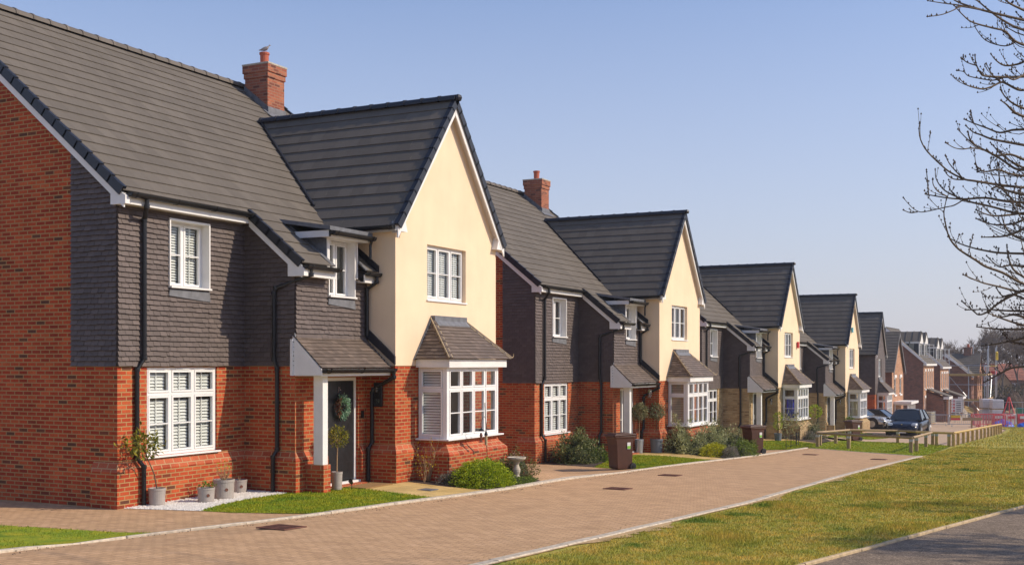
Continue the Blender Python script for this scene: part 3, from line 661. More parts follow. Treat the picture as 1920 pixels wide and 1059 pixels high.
# ---------------------------------------------------------------- the main house type (houses one to four)
def house(k, dy, dz, label, o):
    ORG = Vector((17.5, 14.5, 0)); root = empty('house', (17.5+17.13*k, 14.5+dy, dz), 0, label, 'house', None)
    B = lambda mb, nm, m, par=root, **kw: mb.build(nm, m, par, ORG, **kw)
    bk = M[o['brick']]; bs = M['brick_special' if o['brick'] == 'brick' else 'brick_special_y']
    Rz = lambda y: 5.74+.815*(y-15.1)
    FW = [15.34, .86, 17.18, 2.46] if not o.get('gf2') else [15.34, .86, 17.0, 2.46]
    # ground-floor and side brick walls
    w = MB(); T2 = 2.5
    wallF(w, 14.64, 17.98, 15.1, -.2, T2+.02, [tuple(FW)])
    wallL(w, 17.98, 13.84, 15.1, -.2, T2+.02)
    DR = o.get('door', (18.99, 20.14))
    wallF(w, 17.98, 20.44, 13.84, -.2, T2+.7, [(DR[0], -.2, DR[1], 2.24)], .12)
    wallL(w, 20.44, 13.11, 13.84, -.2, T2); wallF(w, 20.44, 24.97, 13.11, -.2, T2, [(21.40, .86, 23.67, 2.44)], .3)
    w.poly([(24.97,13.11,-.2),(24.97,25.3,-.2),(24.97,25.3,5.5),(24.97,20.2,9.75),(24.97,15.1,5.55),(24.97,13.11,5.5)])
    wallB(w, 14.64, 24.97, 25.3, -.2, 5.5)
    z16 = Rz(16.19)-.17
    w.poly([(14.64,15.1,-.2),(14.64,15.1,T2+.02),(14.64,16.19,T2+.02),(14.64,16.19,-.2)][::-1])
    w.poly([(14.64,16.19,-.2),(14.64,16.19,z16),(14.64,20.2,9.75),(14.64,25.3,5.5),(14.64,25.3,-.2)][::-1])
    B(w, 'wall', bk)
    w = MB(); pl = MB()
    plinth(w, pl, [(14.64,15.67),(14.64,15.1),(17.98,15.1),(17.98,13.84),(DR[0]-.02,13.84)])
    w.mark(); pl.mark(); plinth(w, pl, [(DR[1]+.02,13.84),(20.44,13.84),(20.44,13.11),(21.18,13.11)]); w.mark(); pl.mark(); plinth(w, pl, [(23.85,13.11),(24.97,13.11),(24.97,14.4)])
    x0, x1, y0 = 21.36, 23.71, 12.40; w.mark(); pl.mark()
    wallF(w, x0, x1, y0, -.15, .86, rev=0); wallL(w, x0, y0, 13.11, -.15, .86); w.poly([(x1,y0,-.15),(x1,13.11,-.15),(x1,13.11,.86),(x1,y0,.86)])
    plinth(w, pl, [(x0,13.11),(x0,y0),(x1,y0),(x1,13.11)], .19, -.15, .58, .78)
    pb = B(w, 'plinth', bk); B(pl, 'sloped_course', bs, pb)
    # tile hanging
    t = MB(); g1, tw, th = .092, .168, .028
    OW = o.get('w1', (15.85, 3.92, 16.91, 5.18)); DW = (19.01, 3.88, 19.93, 5.06)
    hung(t, (14.62,16.19,2.48), (0,-1,0), (0,0,1), (-1,0,0), [(0,0,1.11,4.0)], tw, g1, th, .007, k, gap=.0035)
    t.mark(); hung(t, (14.62,15.08,2.48), (1,0,0), (0,0,1), (0,-1,0), [(a-14.62, c-2.48, b-14.62, d-2.48) for a, c, b, d in cells(14.62, 2.48, 17.98, 5.52, [OW])], tw, g1, th, .007, k+5, gap=.0035)
    t.mark(); hung(t, (17.96,15.08,2.48), (0,-1,0), (0,0,1), (-1,0,0), [(0,0,1.26,3.1)], tw, g1, th, .007, k+9, gap=.0035)
    t.mark(); hung(t, (17.96,13.82,2.48), (1,0,0), (0,0,1), (0,-1,0), [(a-17.96, c-2.48, b-17.96, d-2.48) for a, c, b, d in cells(17.96, 3.02, 20.42, 4.52, [DW])]+[(0,0,.06,.54)], tw, g1, th, .007, k+13, gap=.0035)
    nrm = Vector((0, -.815, 1)).normalized()
    B(t, 'hung_tiling', M['hung'], cuts=[((0,15.1,Rz(15.1)-.17), nrm)])
    # render gable
    w = MB(); GW = o.get('gw', (21.72, 3.94, 23.47, 5.16)); gy = 13.095
    wallF(w, 20.425, 24.985, gy, T2-.02, 5.6, [GW], .13)
    w.poly([(20.425,gy,5.6),(24.985,gy,5.6),(24.77,gy,5.75),(22.7,gy,8.4),(20.63,gy,5.75)])
    wallL(w, 20.425, gy, 16.6, T2-.02, 5.58); w.poly([(24.985,gy,T2-.02),(24.985,15.6,T2-.02),(24.985,15.6,5.6),(24.985,gy,5.6)])
    w.poly([(20.425,gy,T2-.02),(24.985,gy,T2-.02),(24.985,13.12,T2-.02),(20.425,13.12,T2-.02)])
    B(w, 'render_wall', M['render'])
    # roofs
    r = MB(); L = math.hypot(1, .815); Vv = Vector((0, 1, .815)).normalized(); Nn = Vector((0, -.815, 1)).normalized()
    y0 = 13.56; S = lambda y: (y-y0)*L; P0 = Vector((14.52, y0, Rz(y0)-.02)); gg = S(20.2)/24
    uu = lambda x: x-14.52
    rects = [(0, S(14.84), uu(17.83), S(20.2)), (uu(17.83), S(14.62), uu(25.15), S(20.2)), (uu(17.83), 0, uu(18.90), S(14.62)), (uu(20.03), 0, uu(20.46), S(14.62))]
    hung(r, P0, (1,0,0), Vv, Nn, rects, .335, gg, .02, .002, k+20)
    Vb = Vector((0, -1, .815)).normalized(); Nb = Vector((0, .815, 1)).normalized()
    hung(r, Vector((25.15, 25.56, Rz(20.2)-.815*5.36-.02)), (-1,0,0), Vb, Nb, [(0,0,10.63,5.36*L)], .335, gg, .017, .002, k+21)
    rf = B(r, 'roof', M['roof'])
    ridge_tiles(rf, ORG, (14.5,20.2,Rz(20.2)+.02), (25.17,20.2,Rz(20.2)+.02), M['ridge'])
    r = MB(); sk = MB(); sl = 1.28; Lg = math.hypot(1, sl); ez = 8.56-sl*2.46
    for s in (1, -1):
        U = Vector((0, -1, 0))*s; Vg = Vector((s, 0, sl)).normalized(); Ng = Vector((-sl*s, 0, 1)).normalized()
        e = Vector((22.7-s*2.46, 18.75 if s == 1 else 12.91, ez)); hung(r, e, U, Vg, Ng, [(0, 0, 18.75-12.91, 2.46*Lg)], .335, 2.46*Lg/12, .018, .002, k+30+s, st=sk)
    gr = B(r, 'gable_roof', M['roof']); B(sk, 'edge_glints', M['mortar'], gr)  # pale strips at tile joints paint in grazing sun on the edges
    ridge_tiles(gr, ORG, (22.7,12.89,8.585), (22.7,18.5,8.585), M['verge'], name='ridge')
    # valley flashing strips
    v = MB()
    for s in (1, -1):
        pts = []
        for zz in (6.0, 8.5):
            xx = 22.7-s*(8.56-zz)/sl; yy = 15.1+(zz-5.74)/.815; pts.append(Vector((xx, yy, zz)))
        v.mark(); v.tube([p+Vector((-.03*s,-.03,.03)) for p in pts], .03, 4)
    B(v, 'valley', M['verge'], gr)
    # verges and barge boards
    v = MB(); bb = MB()
    a = Vector((14.52,14.86,Rz(14.86))); b = Vector((14.52,20.2,Rz(20.2))); verge_caps(v, a, b)
    a2 = Vector((17.83,13.58,Rz(13.58))); b2 = Vector((17.83,14.86,Rz(14.86))); v.mark(); verge_caps(v, a2, b2)
    v.mark(); verge_caps(v, (14.52,25.5,Rz(20.2)-.815*5.3), (14.52,20.2,Rz(20.2)))
    v.mark(); verge_caps(v, (25.15,14.86,Rz(14.86)), (25.15,20.2,Rz(20.2)), side=(1,0,0))
    for s in (1, -1): v.mark(); verge_caps(v, (22.7-s*2.44,12.91,8.56-sl*2.44), (22.7,12.91,8.56), w=.085, side=(0,-1,0), drop=.11, lift=.028)
    v.lathe([(.0,-.06),(.08,-.06),(.10,.0),(.08,.06),(0,.09)], (22.7,12.87,8.57), 10)
    B(v, 'verge', M['verge'])
    def barge(x, ya, yb, h, t=.03, dn=.14): bb.prism([(x,ya,Rz(ya)-dn-h),(x,yb,Rz(yb)-dn-h),(x,yb,Rz(yb)-dn+.05),(x,ya,Rz(ya)-dn+.05)], (t,0,0))
    barge(14.53, 14.84, 20.2, .17)
    bb.prism([(14.53,25.5,Rz(20.2)-.815*5.3-.31),(14.53,20.2,Rz(20.2)-.31),(14.53,20.2,Rz(20.2)-.09),(14.53,25.5,Rz(20.2)-.815*5.3-.09)], (.03,0,0))
    bb.prism([(14.525,14.80,5.28),(14.525,15.14,5.28),(14.525,15.14,5.62),(14.525,14.80,5.42)], (.11,0,0))
    bb.mark(); barge(17.84, 13.58, 14.86, .17)
    bb.prism([(17.835,13.52,4.22),(17.835,13.9,4.22),(17.835,13.9,4.6),(17.835,13.52,4.36)], (.14,0,0))
    bb.mark(); barge(25.11, 14.84, 20.2, .17)
    hb = .17
    for s in (1, -1):
        bb.mark()
        f = lambda dx: 8.56-sl*dx
        bb.prism([(22.7,12.93,f(0)-.09-hb*1.65),(22.7,12.93,f(0)-.06),(22.7-s*2.42,12.93,f(2.42)-.06),(22.7-s*2.42,12.93,f(2.42)-.06-hb*1.45)], (0,.03,0))
        bb.prism([(22.7-s*2.05,12.935,5.31),(22.7-s*2.43,12.935,5.31),(22.7-s*2.43,12.935,5.48),(22.7-s*2.2,12.935,5.72)], (0,.15,0))
    B(bb, 'bargeboard', M['white_paint'], bevel=.004)
    sf = MB()
    for s in (1, -1):
        f = lambda dx: 8.56-sl*dx
        sf.mark(); sf.poly([(22.7,12.96,f(0)-.2),(22.7,13.1,f(0)-.2),(22.7-s*2.42,13.1,f(2.42)-.2),(22.7-s*2.42,12.96,f(2.42)-.2)])
    sf.mark(); sf.box(14.64,17.84,14.86,15.09,5.29,5.30); sf.mark(); sf.box(20.23,20.42,12.97,16,5.30,5.315); sf.mark(); sf.box(24.99,25.17,12.97,15,5.30,5.315)
    B(sf, 'soffit', M['soffit'])
    fa = MB(); fa.box(14.64,17.84,14.85,14.875,5.29,5.43); fa.mark(); fa.box(17.97,18.95,13.57,13.6,4.22,4.38)
    fa.box(17.97,18.95,13.6,13.82,4.225,4.235); fa.mark(); fa.box(19.99,20.42,13.57,13.6,4.22,4.38); fa.box(19.99,20.42,13.6,13.82,4.225,4.235)
    fa.mark(); fa.box(20.24,20.265,12.97,16.0,5.30,5.43); fa.mark(); fa.box(25.135,25.16,12.97,15.0,5.30,5.43)
    B(fa, 'fascia', M['white_paint'])
    gt = MB(); gutter(gt, (14.60,14.77,5.48), (17.86,14.77,5.48)); gt.mark(); gutter(gt, (17.86,13.485,4.43), (18.97,13.485,4.43)); gt.mark(); gutter(gt, (19.97,13.485,4.43), (20.40,13.485,4.43), brk=False)
    gt.mark(); gutter(gt, (20.175,15.7,5.41), (20.175,12.98,5.41)); gt.mark(); gutter(gt, (25.225,12.98,5.41), (25.225,15.6,5.41))
    B(gt, 'gutter', M['black'])
    pipe(root, ORG, [(15.02,14.785,5.42),(15.02,14.785,5.28),(15.18,15.00,5.08),(15.18,15.00,2.62),(15.05,15.045,2.42),(15.05,15.045,.86),(15.12,14.955,.70),(15.12,14.955,.03)], clips=[(15.05,15.05,1.9)])
    pipe(root, ORG, [(18.05,13.50,4.37),(18.05,13.50,4.25),(17.885,14.24,4.0),(17.885,14.28,3.9),(17.885,14.28,2.6),(17.93,14.24,2.42),(17.93,14.24,.84),(17.85,14.28,.7),(17.85,14.28,.03)])
    pipe(root, ORG, [(20.33,13.50,4.37),(20.33,13.50,4.25),(20.33,13.745,4.1),(20.33,13.745,3.12)])
    pipe(root, ORG, [(20.38,13.10,2.36),(20.38,13.10,2.24),(20.385,13.62,1.98),(20.385,13.66,1.9),(20.385,13.66,.86),(20.31,13.70,.72),(20.31,13.70,.03)])
    # chimney
    if o.get('chimney', True):
        c = MB(); x0, x1, y0, y1 = 23.79, 24.48, 19.2, 19.95; zt = 10.40
        c.box(x0,x1,y0,y1,8.6,10.02); c.box(x0-.025,x1+.025,y0-.025,y1+.025,10.02,10.16); c.box(x0-.05,x1+.05,y0-.05,y1+.05,10.16,10.36)
        ch = B(c, 'chimney', M['brick_chimney'])
        c = MB(); c.box(x0-.06,x1+.06,y0-.06,y1+.06,10.36,10.40); B(c, 'capping', M['stone'], ch)
        c = MB(); c.lathe([(.12,0),(.125,.05),(.11,.06),(.115,.30),(.135,.31),(.135,.36),(.11,.37),(.10,.30),(.09,.1)], (24.13,19.58,10.40), 16); B(c, 'chimney_pot', M['terracotta'], ch, smooth=False)
        c = MB(); c.prism([(x0-.02,19.16,9.02),(x0-.02,19.16,9.22),(x0-.02,19.97,9.85),(x0-.02,19.97,9.65)], (x1-x0+.04,0,0)); c.poly([(x0-.12,19.0,Rz(19.0)+.03),(x1+.12,19.0,Rz(19.0)+.03),(x1+.12,19.25,Rz(19.25)+.03),(x0-.12,19.25,Rz(19.25)+.03)]); B(c, 'flashing', M['lead'], ch)
    # first-floor left window in its deep white surround
    def surround(a, c, b, d, y, dep=.15):
        s = MB(); t_ = .03; s.box(a-t_,b+t_,y-.01,y+dep,d-.005,d+t_); s.box(a-t_,a,y-.01,y+dep,c,d-.005); s.box(b,b+t_,y-.01,y+dep,c,d-.005); s.box(a-t_,b+t_,y-.055,y+dep,c-.035,c)
        return s
    a, c, b, d = OW; wn = window(root, ORG, a+.01, 15.23, c+.01, b-a-.02, d-c-.02, o.get('w1c', 2), (1.,), slats=o.get('slat1', .05), bars=(0,))
    B(surround(a+.02, c+.03, b-.02, d-.02, 15.04, .19), 'surround', M['white_paint'], wn)
    l = MB(); l.prism([(a-.02,15.035,c-.15),(b+.02,15.035,c-.22),(b,15.04,c-.03),(a,15.04,c-.03)], (0,.02,0)); B(l, 'lead_apron', M['lead'], wn)
    a, c, b, d = DW; wn = window(root, ORG, a+.01, 13.97, c+.01, b-a-.02, d-c-.02, 2, (1.,), slats=None, bars=(0,))
    B(surround(a+.02, c+.03, b-.02, d, 13.78, .19), 'surround', M['white_paint'], wn)
    l = MB(); l.prism([(a-.02,13.775,c-.15),(b+.02,13.775,c-.22),(b,13.78,c-.03),(a,13.78,c-.03)], (0,.02,0)); B(l, 'lead_apron', M['lead'], wn)
    # dormer roof
    q = MB(); q.prism([(18.66,13.50,5.19),(18.66,14.95,5.42),(18.66,14.95,5.50),(18.66,13.50,5.27)], (1.52,0,0)); dm = B(q, 'dormer_roof', M['lead'])
    q = MB(); q.box(18.70,20.14,13.53,13.555,5.06,5.19); q.box(18.70,18.725,13.53,14.6,5.06,5.19); q.box(20.115,20.14,13.53,14.6,5.06,5.19); q.box(18.72,20.12,13.55,13.8,5.065,5.075)
    q.box(18.93,18.98,13.76,14.4,4.3,5.07); q.box(19.96,20.01,13.76,14.4,4.3,5.07); B(q, 'dormer_fascia', M['white_paint'], dm)
    q = MB(); q.poly([(18.925,13.78,4.3),(18.925,14.8,5.3),(18.925,14.5,5.2),(18.925,13.78,5.07)][::-1]); q.prism([(18.80,13.56,4.47),(18.93,13.56,4.47),(18.93,14.7,5.40),(18.80,14.7,5.40)], (0,0,.03)); q.mark(); q.prism([(20.0,13.56,4.47),(20.12,13.56,4.47),(20.12,14.7,5.40),(20.0,14.7,5.40)], (0,0,.03)); B(q, 'dormer_cheek', M['lead'], dm)
    q = MB(); gutter(q, (18.68,13.46,5.17), (20.16,13.46,5.17)); q.tube([(20.09,13.46,5.12),(20.09,13.5,5.0),(20.09,13.5,4.72)], .03, 8); B(q, 'gutter', M['black'], dm)
    q = MB(); q.prism([(20.375,13.5,4.46),(20.375,14.6,5.30),(20.375,14.6,5.46),(20.375,13.5,4.60)], (.045,0,0)); q.mark(); q.prism([(20.365,13.08,2.50),(20.365,13.83,3.10),(20.365,13.83,3.32),(20.365,13.08,2.68)], (.05,0,0)); B(q, 'flashing', M['verge'])
    # ground-floor left window, gable window
    a, c, b, d = FW; window(root, ORG, a, 15.135, c, b-a, d-c, o.get('gfc', 3), (.70, .30), slats=o.get('slatg', .06), bars=(0,), sill=(.05, .10), frm=.055)
    a, c, b, d = GW; window(root, ORG, a, 13.19, c, b-a, d-c, 3, (1.,), slats=o.get('slat2', .05), bars=(0,), sill=(.03, .13))
    bay(root, ORG, B, k, o)
    # entrance: canopy, post, low wall, door
    q = MB(); Vc = Vector((0, 13.83-13.17, 3.06-2.44)); Lc = Vc.length; Vc.normalize()
    hung(q, (17.93,13.17,2.44), (1,0,0), Vc, Vector((0,-Vc.z,Vc.y)), [(0,0,2.44,Lc)], .165, .1, .014, .004, k+50); cn = B(q, 'canopy', M['small_tile'])
    q = MB(); q.prism([(17.93,13.86,3.06),(17.93,13.86,2.30),(17.93,13.17,2.30),(17.93,13.17,2.41)], (.03,0,0)); q.box(17.90,17.96,13.845,13.90,2.29,3.0)
    q.box(17.96,20.36,13.18,13.205,2.28,2.42); q.box(17.96,20.36,13.2,13.83,2.285,2.295); B(q, 'canopy_board', M['white_paint'], cn, bevel=.003)
    q = MB(); gutter(q, (17.95,13.115,2.42), (20.42,13.115,2.42)); B(q, 'gutter', M['black'], cn)
    q = MB(); q.prism([(17.93,13.80,3.05),(20.38,13.80,3.05),(20.38,13.815,3.12),(17.93,13.815,3.12)], (0,.01,0)); B(q, 'flashing', M['lead'], cn)
    q = MB(); q.box(18.20,18.37,13.34,13.56,.55,2.285); B(q, 'porch_post', M['white_paint'], cn, bevel=.006)
    q = MB(); q.box(18.20,18.43,13.32,13.78,-.15,.47); lw = B(q, 'porch_wall', bk)
    q = MB(); 
    q.box(18.20,18.43,13.32,13.78,.472,.55); B(q, 'coping', bs, lw)
    dx0, dx1 = DR; q = MB(); yy = 13.93
    q.box(dx0,dx0+.06,yy-.03,yy+.05,.08,2.24); q.box(dx1-.06,dx1,yy-.03,yy+.05,.08,2.24); q.box(dx0+.06,dx1-.06,yy-.03,yy+.05,2.17,2.24)
    df = B(q, 'door_frame', M['white'], bevel=.004)
    lx = dx0+.07
    if o.get('sidelight'):
        lx = dx0+.42; q = MB(); q.box(lx-.09,lx-.02,yy-.03,yy+.05,.08,2.17); q.box(dx0+.06,lx-.09,yy-.02,yy+.03,.08,.22); q.box(dx0+.06,lx-.09,yy-.02,yy+.02,1.18,1.2); B(q, 'side_light_frame', M['white'], df)
        q = MB(); q.poly([(dx0+.06,yy,.2),(lx-.09,yy,.2),(lx-.09,yy,2.17),(dx0+.06,yy,2.17)]); q.build('pane', M['glass'], df, ORG); q = MB(); q.poly([(dx0-.1,yy+.5,0),(lx+.1,yy+.5,0),(lx+.1,yy+.5,2.3),(dx0-.1,yy+.5,2.3)]); B(q, 'room_lining', M['room'], df)
    q = MB(); q.box(lx,dx1-.07,yy-.01,yy+.04,.10,2.165)
    for a_, b_ in ((.45, .47), (.25, .262)): q.box(lx+.12,dx1-.19,yy-.014,yy-.01,a_,b_)
    dr = B(q, 'door', M['door'], bevel=.003)
    q = MB(); q.box(lx+.06,lx+.09,yy-.05,yy-.01,1.0,1.22) if k else q.box(lx+.06,lx+.085,yy-.04,yy-.01,1.02,1.2)
    cx_ = (lx+dx1-.07)/2
    if k == 0: digits(q, '14', cx_-.075, yy-.01, 1.93, .115)
    else: q.box(cx_-.02,cx_+.02,yy-.03,yy-.01,1.0,1.9); q.box(cx_-.06,cx_+.06,yy-.02,yy-.01,1.05,1.1)
    B(q, 'door_furniture', M['chrome'], dr)
    q = MB(); q.box(dx0-.04,dx1+.03,yy-.14,yy-.031,.02,.08); B(q, 'threshold', M['white'], df); q = MB(); q.box(dx0+.02,dx1-.02,13.60,yy-.14,-.1,.035); B(q, 'step', bs)
    return root
HO = dict(brick='brick')
h1 = house(0, 0, 0, 'nearest red brick house with black door, wreath and white shutters in every window', dict(brick='brick', bb=()))
h2 = house(1, .2, -.565, 'second house along, red brick below cream gable, brown bin on its drive', dict(brick='brick', slat1=None, slat2=None, bb=(), slats=.06, sidemat='blind_tan', door=(18.62,19.98), sidelight=1))
h3 = house(2, .28, -1.12, 'third house along, yellow brick with cream gable and red alarm box', dict(brick='brick_yellow', slat1=None, slatg=None, gfc=3, slat2=None, bb=(0,), slats=None, curtain='curtain_blue', door=(18.62,19.98), sidelight=1, chimney=False))
h4 = house(3, .33, -1.74, 'fourth house along, yellow brick with cream gable and pale blue alarm box', dict(brick='brick_yellow', slat1=None, slatg=None, slat2=None, bb=(0,), slats=None, curtain='blind_cream', door=(18.62,19.98), sidelight=1, chimney=False))
# ---------------------------------------------------------------- vegetation kit
def leafmesh(pts, out, size, aspect=.42, rnd=1.0, up=.3):
    """pts (n,3) positions, out (n,3) outward directions -> rhombic leaves"""
    n = len(pts); d = out+RNG.normal(0, rnd, (n, 3)); d[:, 2] += up; d /= np.linalg.norm(d, axis=1, keepdims=True)
    t = RNG.normal(0, 1, (n, 3)); t -= d*(t*d).sum(1, keepdims=True); t /= np.linalg.norm(t, axis=1, keepdims=True)
    s = size*RNG.uniform(.6, 1.35, (n, 1)); nn = np.cross(d, t)
    V = np.empty((n, 4, 3)); V[:, 0] = pts; V[:, 1] = pts+d*s*.5+t*s*aspect*.5+nn*s*.06; V[:, 2] = pts+d*s; V[:, 3] = pts+d*s*.5-t*s*aspect*.5+nn*s*.06
    return V.reshape(-1, 3), np.arange(4*n).reshape(-1, 4)
def blob(n, r, lump=.18, inner=.55, flat=0.0, k=3.0, zmin=-1.0):
    """points in the outer shell of a lumpy ellipsoid with radii r"""
    d = RNG.normal(0, 1, (n, 3)); d /= np.linalg.norm(d, axis=1, keepdims=True)
    d = d[d[:, 2] > zmin]
    ph = RNG.uniform(0, 6.28, 6)
    L = 1+lump*(np.sin(d[:, 0]*k*1.7+ph[0])*np.sin(d[:, 1]*k*1.9+ph[1])+.6*np.sin(d[:, 2]*k*2.6+ph[2]+d[:, 0]*k*2)+.5*np.sin(d[:, 1]*k*3.7+ph[3]+d[:, 2]*5))
    q = (inner+(1-inner)*RNG.random(len(d))**.45)*L
    return d*q[:, None]*np.array(r), d
def twigs(mb, base, n, r, h, lean=.5, rad=.008, seg=4, fork=True, top=None):
    b = Vector(base)
    for i in range(n):
        a = random.uniform(0, 6.28); sp = random.uniform(.1, 1)*lean; p = b+Vector((math.cos(a), math.sin(a), 0))*r*random.random()*.25
        pts = [p]; d = Vector((math.cos(a)*sp, math.sin(a)*sp, 1)).normalized(); L = h*random.uniform(.6, 1.05)/seg
        for s in range(seg):
            d = (d+Vector((random.uniform(-.2,.2), random.uniform(-.2,.2), random.uniform(-.05,.2)))).normalized(); pts.append(pts[-1]+d*L)
            if fork and s > 0 and random.random() < .8:
                e = (d+Vector((random.uniform(-.9,.9), random.uniform(-.9,.9), .1))).normalized(); mb.tube([pts[-1], pts[-1]+e*L*.9, pts[-1]+e*L*1.5+Vector((0,0,.03))], [rad*.5, rad*.35, rad*.15], 3, False)
        mb.tube(pts, [rad*(1-.8*j/seg) for j in range(seg+1)], 4, False)
    return mb
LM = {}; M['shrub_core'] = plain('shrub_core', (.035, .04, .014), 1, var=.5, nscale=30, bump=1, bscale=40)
LM['green'] = leafmat('leaf_green', [(.07, .12, .014), (.14, .20, .03), (.24, .30, .05)])
LM['bright'] = leafmat('leaf_bright', [(.10, .17, .008), (.28, .38, .012), (.55, .60, .03)])
LM['yellow'] = leafmat('leaf_yellow', [(.22, .24, .01), (.42, .42, .015), (.55, .50, .03)])
LM['bay'] = leafmat('leaf_bay', [(.05, .07, .008), (.16, .17, .018), (.46, .40, .04)], .35)
LM['olive'] = leafmat('leaf_olive', [(.12, .13, .06), (.24, .24, .12), (.38, .36, .2)])
LM['grey'] = leafmat('leaf_grey', [(.12, .11, .09), (.20, .19, .15), (.28, .25, .2)])
LM['greygreen'] = leafmat('leaf_greygreen', [(.16, .19, .07), (.34, .36, .16), (.52, .52, .29)])
LM['dark'] = leafmat('leaf_dark', [(.05, .08, .025), (.13, .16, .055), (.30, .30, .12)])
LM['mixed'] = leafmat('leaf_mixed', [(.06, .10, .02), (.16, .20, .05), (.24, .18, .08), (.32, .15, .12)])
LM['gold'] = leafmat('leaf_gold', [(.30, .17, .03), (.45, .30, .04), (.5, .42, .06)])
LM['blossom'] = leafmat('petal_yellow', [(.55, .42, .01), (.7, .55, .02)])
def shrub(name, x, y, rx, ry, h, m, n, size, label, cat='shrub', group=None, aspect=.42, lump=.2, rnd=.7, stems=5, z=None, k=3.0, core=.74):
    n = int(n*1.7)
    zz = gz(x, y)+.01 if z is None else z
    root = empty(name, (x, y, zz), 0, label, cat, group)
    p, d = blob(int(n*1.35), (rx, ry, h), lump, .5, k=k, zmin=-.12); p[:, 2] = np.maximum(p[:, 2], .01)*1.0
    V, F_ = leafmesh(p, d*np.array([1, 1, .8]), size, aspect, rnd); fastmesh('foliage', V, F_, LM[m], root)
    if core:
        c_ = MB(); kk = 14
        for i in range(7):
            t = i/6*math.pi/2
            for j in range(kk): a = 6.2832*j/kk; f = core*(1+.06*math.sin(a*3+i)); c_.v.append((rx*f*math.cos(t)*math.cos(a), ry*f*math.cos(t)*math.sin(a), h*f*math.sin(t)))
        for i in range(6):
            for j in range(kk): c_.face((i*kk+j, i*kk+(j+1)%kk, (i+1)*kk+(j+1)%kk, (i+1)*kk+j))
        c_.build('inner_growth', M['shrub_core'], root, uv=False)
    s = MB(); twigs(s, (0, 0, -.03), stems+2, rx*.6, h*.85, .8, max(.004, h*.012), 4); s.build('stems', M['bark'], root)
    return root
def pot(root, r0, r1, h, m, band=True):
    q = MB(); q.lathe([(r0*.96,0),(r0,.01),(r1*.985,h*.86),(r1*1.03,h*.87),(r1*1.03,h),(r1*.93,h),(r1*.9,h*.9),(.02,h*.9)], (0,0,0), 28)
    if band: q.lathe([(r0*1.0,h*.1),(r0*1.02,h*.11),(r0*1.02,h*.15),(r0*1.0,h*.16)], (0,0,0), 28)
    o = q.build('pot', m, root, smooth=False); s = MB(); s.lathe([(r1*.9,h*.88),(r1*.85,h*.93),(.01,h*.94)], (0,0,0), 16); s.build('compost', M['soil'], root); return o
def standard(x, y, r0, r1, ph, ch, cr, lm, label, potm, lean=(0,0), n=900, size=.05, group=None, rag=.15, sq=1.0):
    root = empty('potted_tree', (x, y, gz(x, y)+.012), 0, label, 'potted tree', group); pot(root, r0, r1, ph, potm)
    c = Vector((lean[0], lean[1], ch)); s = MB(); b = Vector((0, 0, ph*.9))
    s.tube([b, b.lerp(c, .35)+Vector((lean[0]*-.12, 0, 0)), b.lerp(c, .7), c], [.013, .011, .010, .008], 7)
    for i in range(7):
        a = i*.9; e = c+Vector((math.cos(a), math.sin(a), random.uniform(-.2, .7)))*cr*.8; st = b.lerp(c, .82); s.tube([st, st.lerp(e, .5)+Vector((0,0,.02)), e], [.007, .005, .002], 4)
    s.build('trunk', M['twigtan'] if rag < .2 else M['bark'], root)
    p, d = blob(int(n*1.1), (cr, cr, cr*sq), rag, .35, k=3.3); V, F_ = leafmesh(p+np.array(c), d, size, .36, .8, .1)
    fastmesh('crown', V, F_, LM[lm], root); return root
# --- house one: pots, plants and things by the door
standard(15.28, 14.80, .135, .15, .31, 1.10, .30, 'bay', 'leggy bay tree with sparse crown in grey pot at the house corner beside the drainpipe', M['potgrey'], (-.36, -.03), 420, .085, None, .5, .75)
def pplant(x, y, r, h, label, kind):
    root = empty('plant_pot', (x, y, gz(x, y)+.012), 0, label, 'plant pot', 'grey glazed pots on white gravel'); pot(root, r*.92, r, h, M['potgrey'])
    q = MB(); q.lathe([(.028,-.004),(.03,0),(.022,.003),(.02,-.002)], (0,0,0), 12)
    me = q.build('emblem', M['iron'], root); me.rotation_euler = (math.radians(90), 0, -.6); me.location = (-.55*r, -.82*r, h*.5)
    if kind == 'sprigs':
        p, d = blob(170, (r*1.1, r*1.0, .09), .2, .2, zmin=0); V, F_ = leafmesh(p+np.array([0,0,h]), d, .05, .5, .6, .5); fastmesh('foliage', V, F_, LM['green'], root)
    elif kind == 'shrub':
        s = MB(); twigs(s, (0, 0, h*.9), 24, .12, .27, .75, .005, 4); s.build('stems', M['twigtan'], root)
        p, d = blob(60, (.17, .17, .13), .3, .3); V, F_ = leafmesh(p+np.array([.03,0,h+.2]), d, .035, .5, .8, .3); fastmesh('foliage', V, F_, LM['yellow'], root)
    else:
        s = MB(); twigs(s, (0, 0, h*.9), 7, .08, .12, .6, .004, 3, False); s.build('stems', M['twigtan'], root)
    return root
pplant(16.05, 14.36, .155, .265, 'smallest grey pot on the white gravel with low green sprigs', 'sprigs')
pplant(16.62, 14.44, .195, .36, 'widest grey pot with dry twiggy plant, middle of the gravel', 'shrub')
pplant(17.55, 14.86, .15, .25, 'almost bare grey pot tucked behind the widest one near the inner corner', 'bare')
standard(18.78, 13.42, .10, .11, .36, 1.06, .205, 'bay', 'clipped ball bay tree in slim pot behind the low porch wall', M['potgrey'], (.03, .0), 620, .055, None, .1)
q = MB(); q.box(19.15, 20.15, 12.98, 13.52, gz(19.6,13.2)+.012, gz(19.6,13.2)+.03); tag(q.build('doormat', M['mat'], None, (19.65, 13.25, 0)), 'brown coir doormat in front of the black front door', 'doormat')
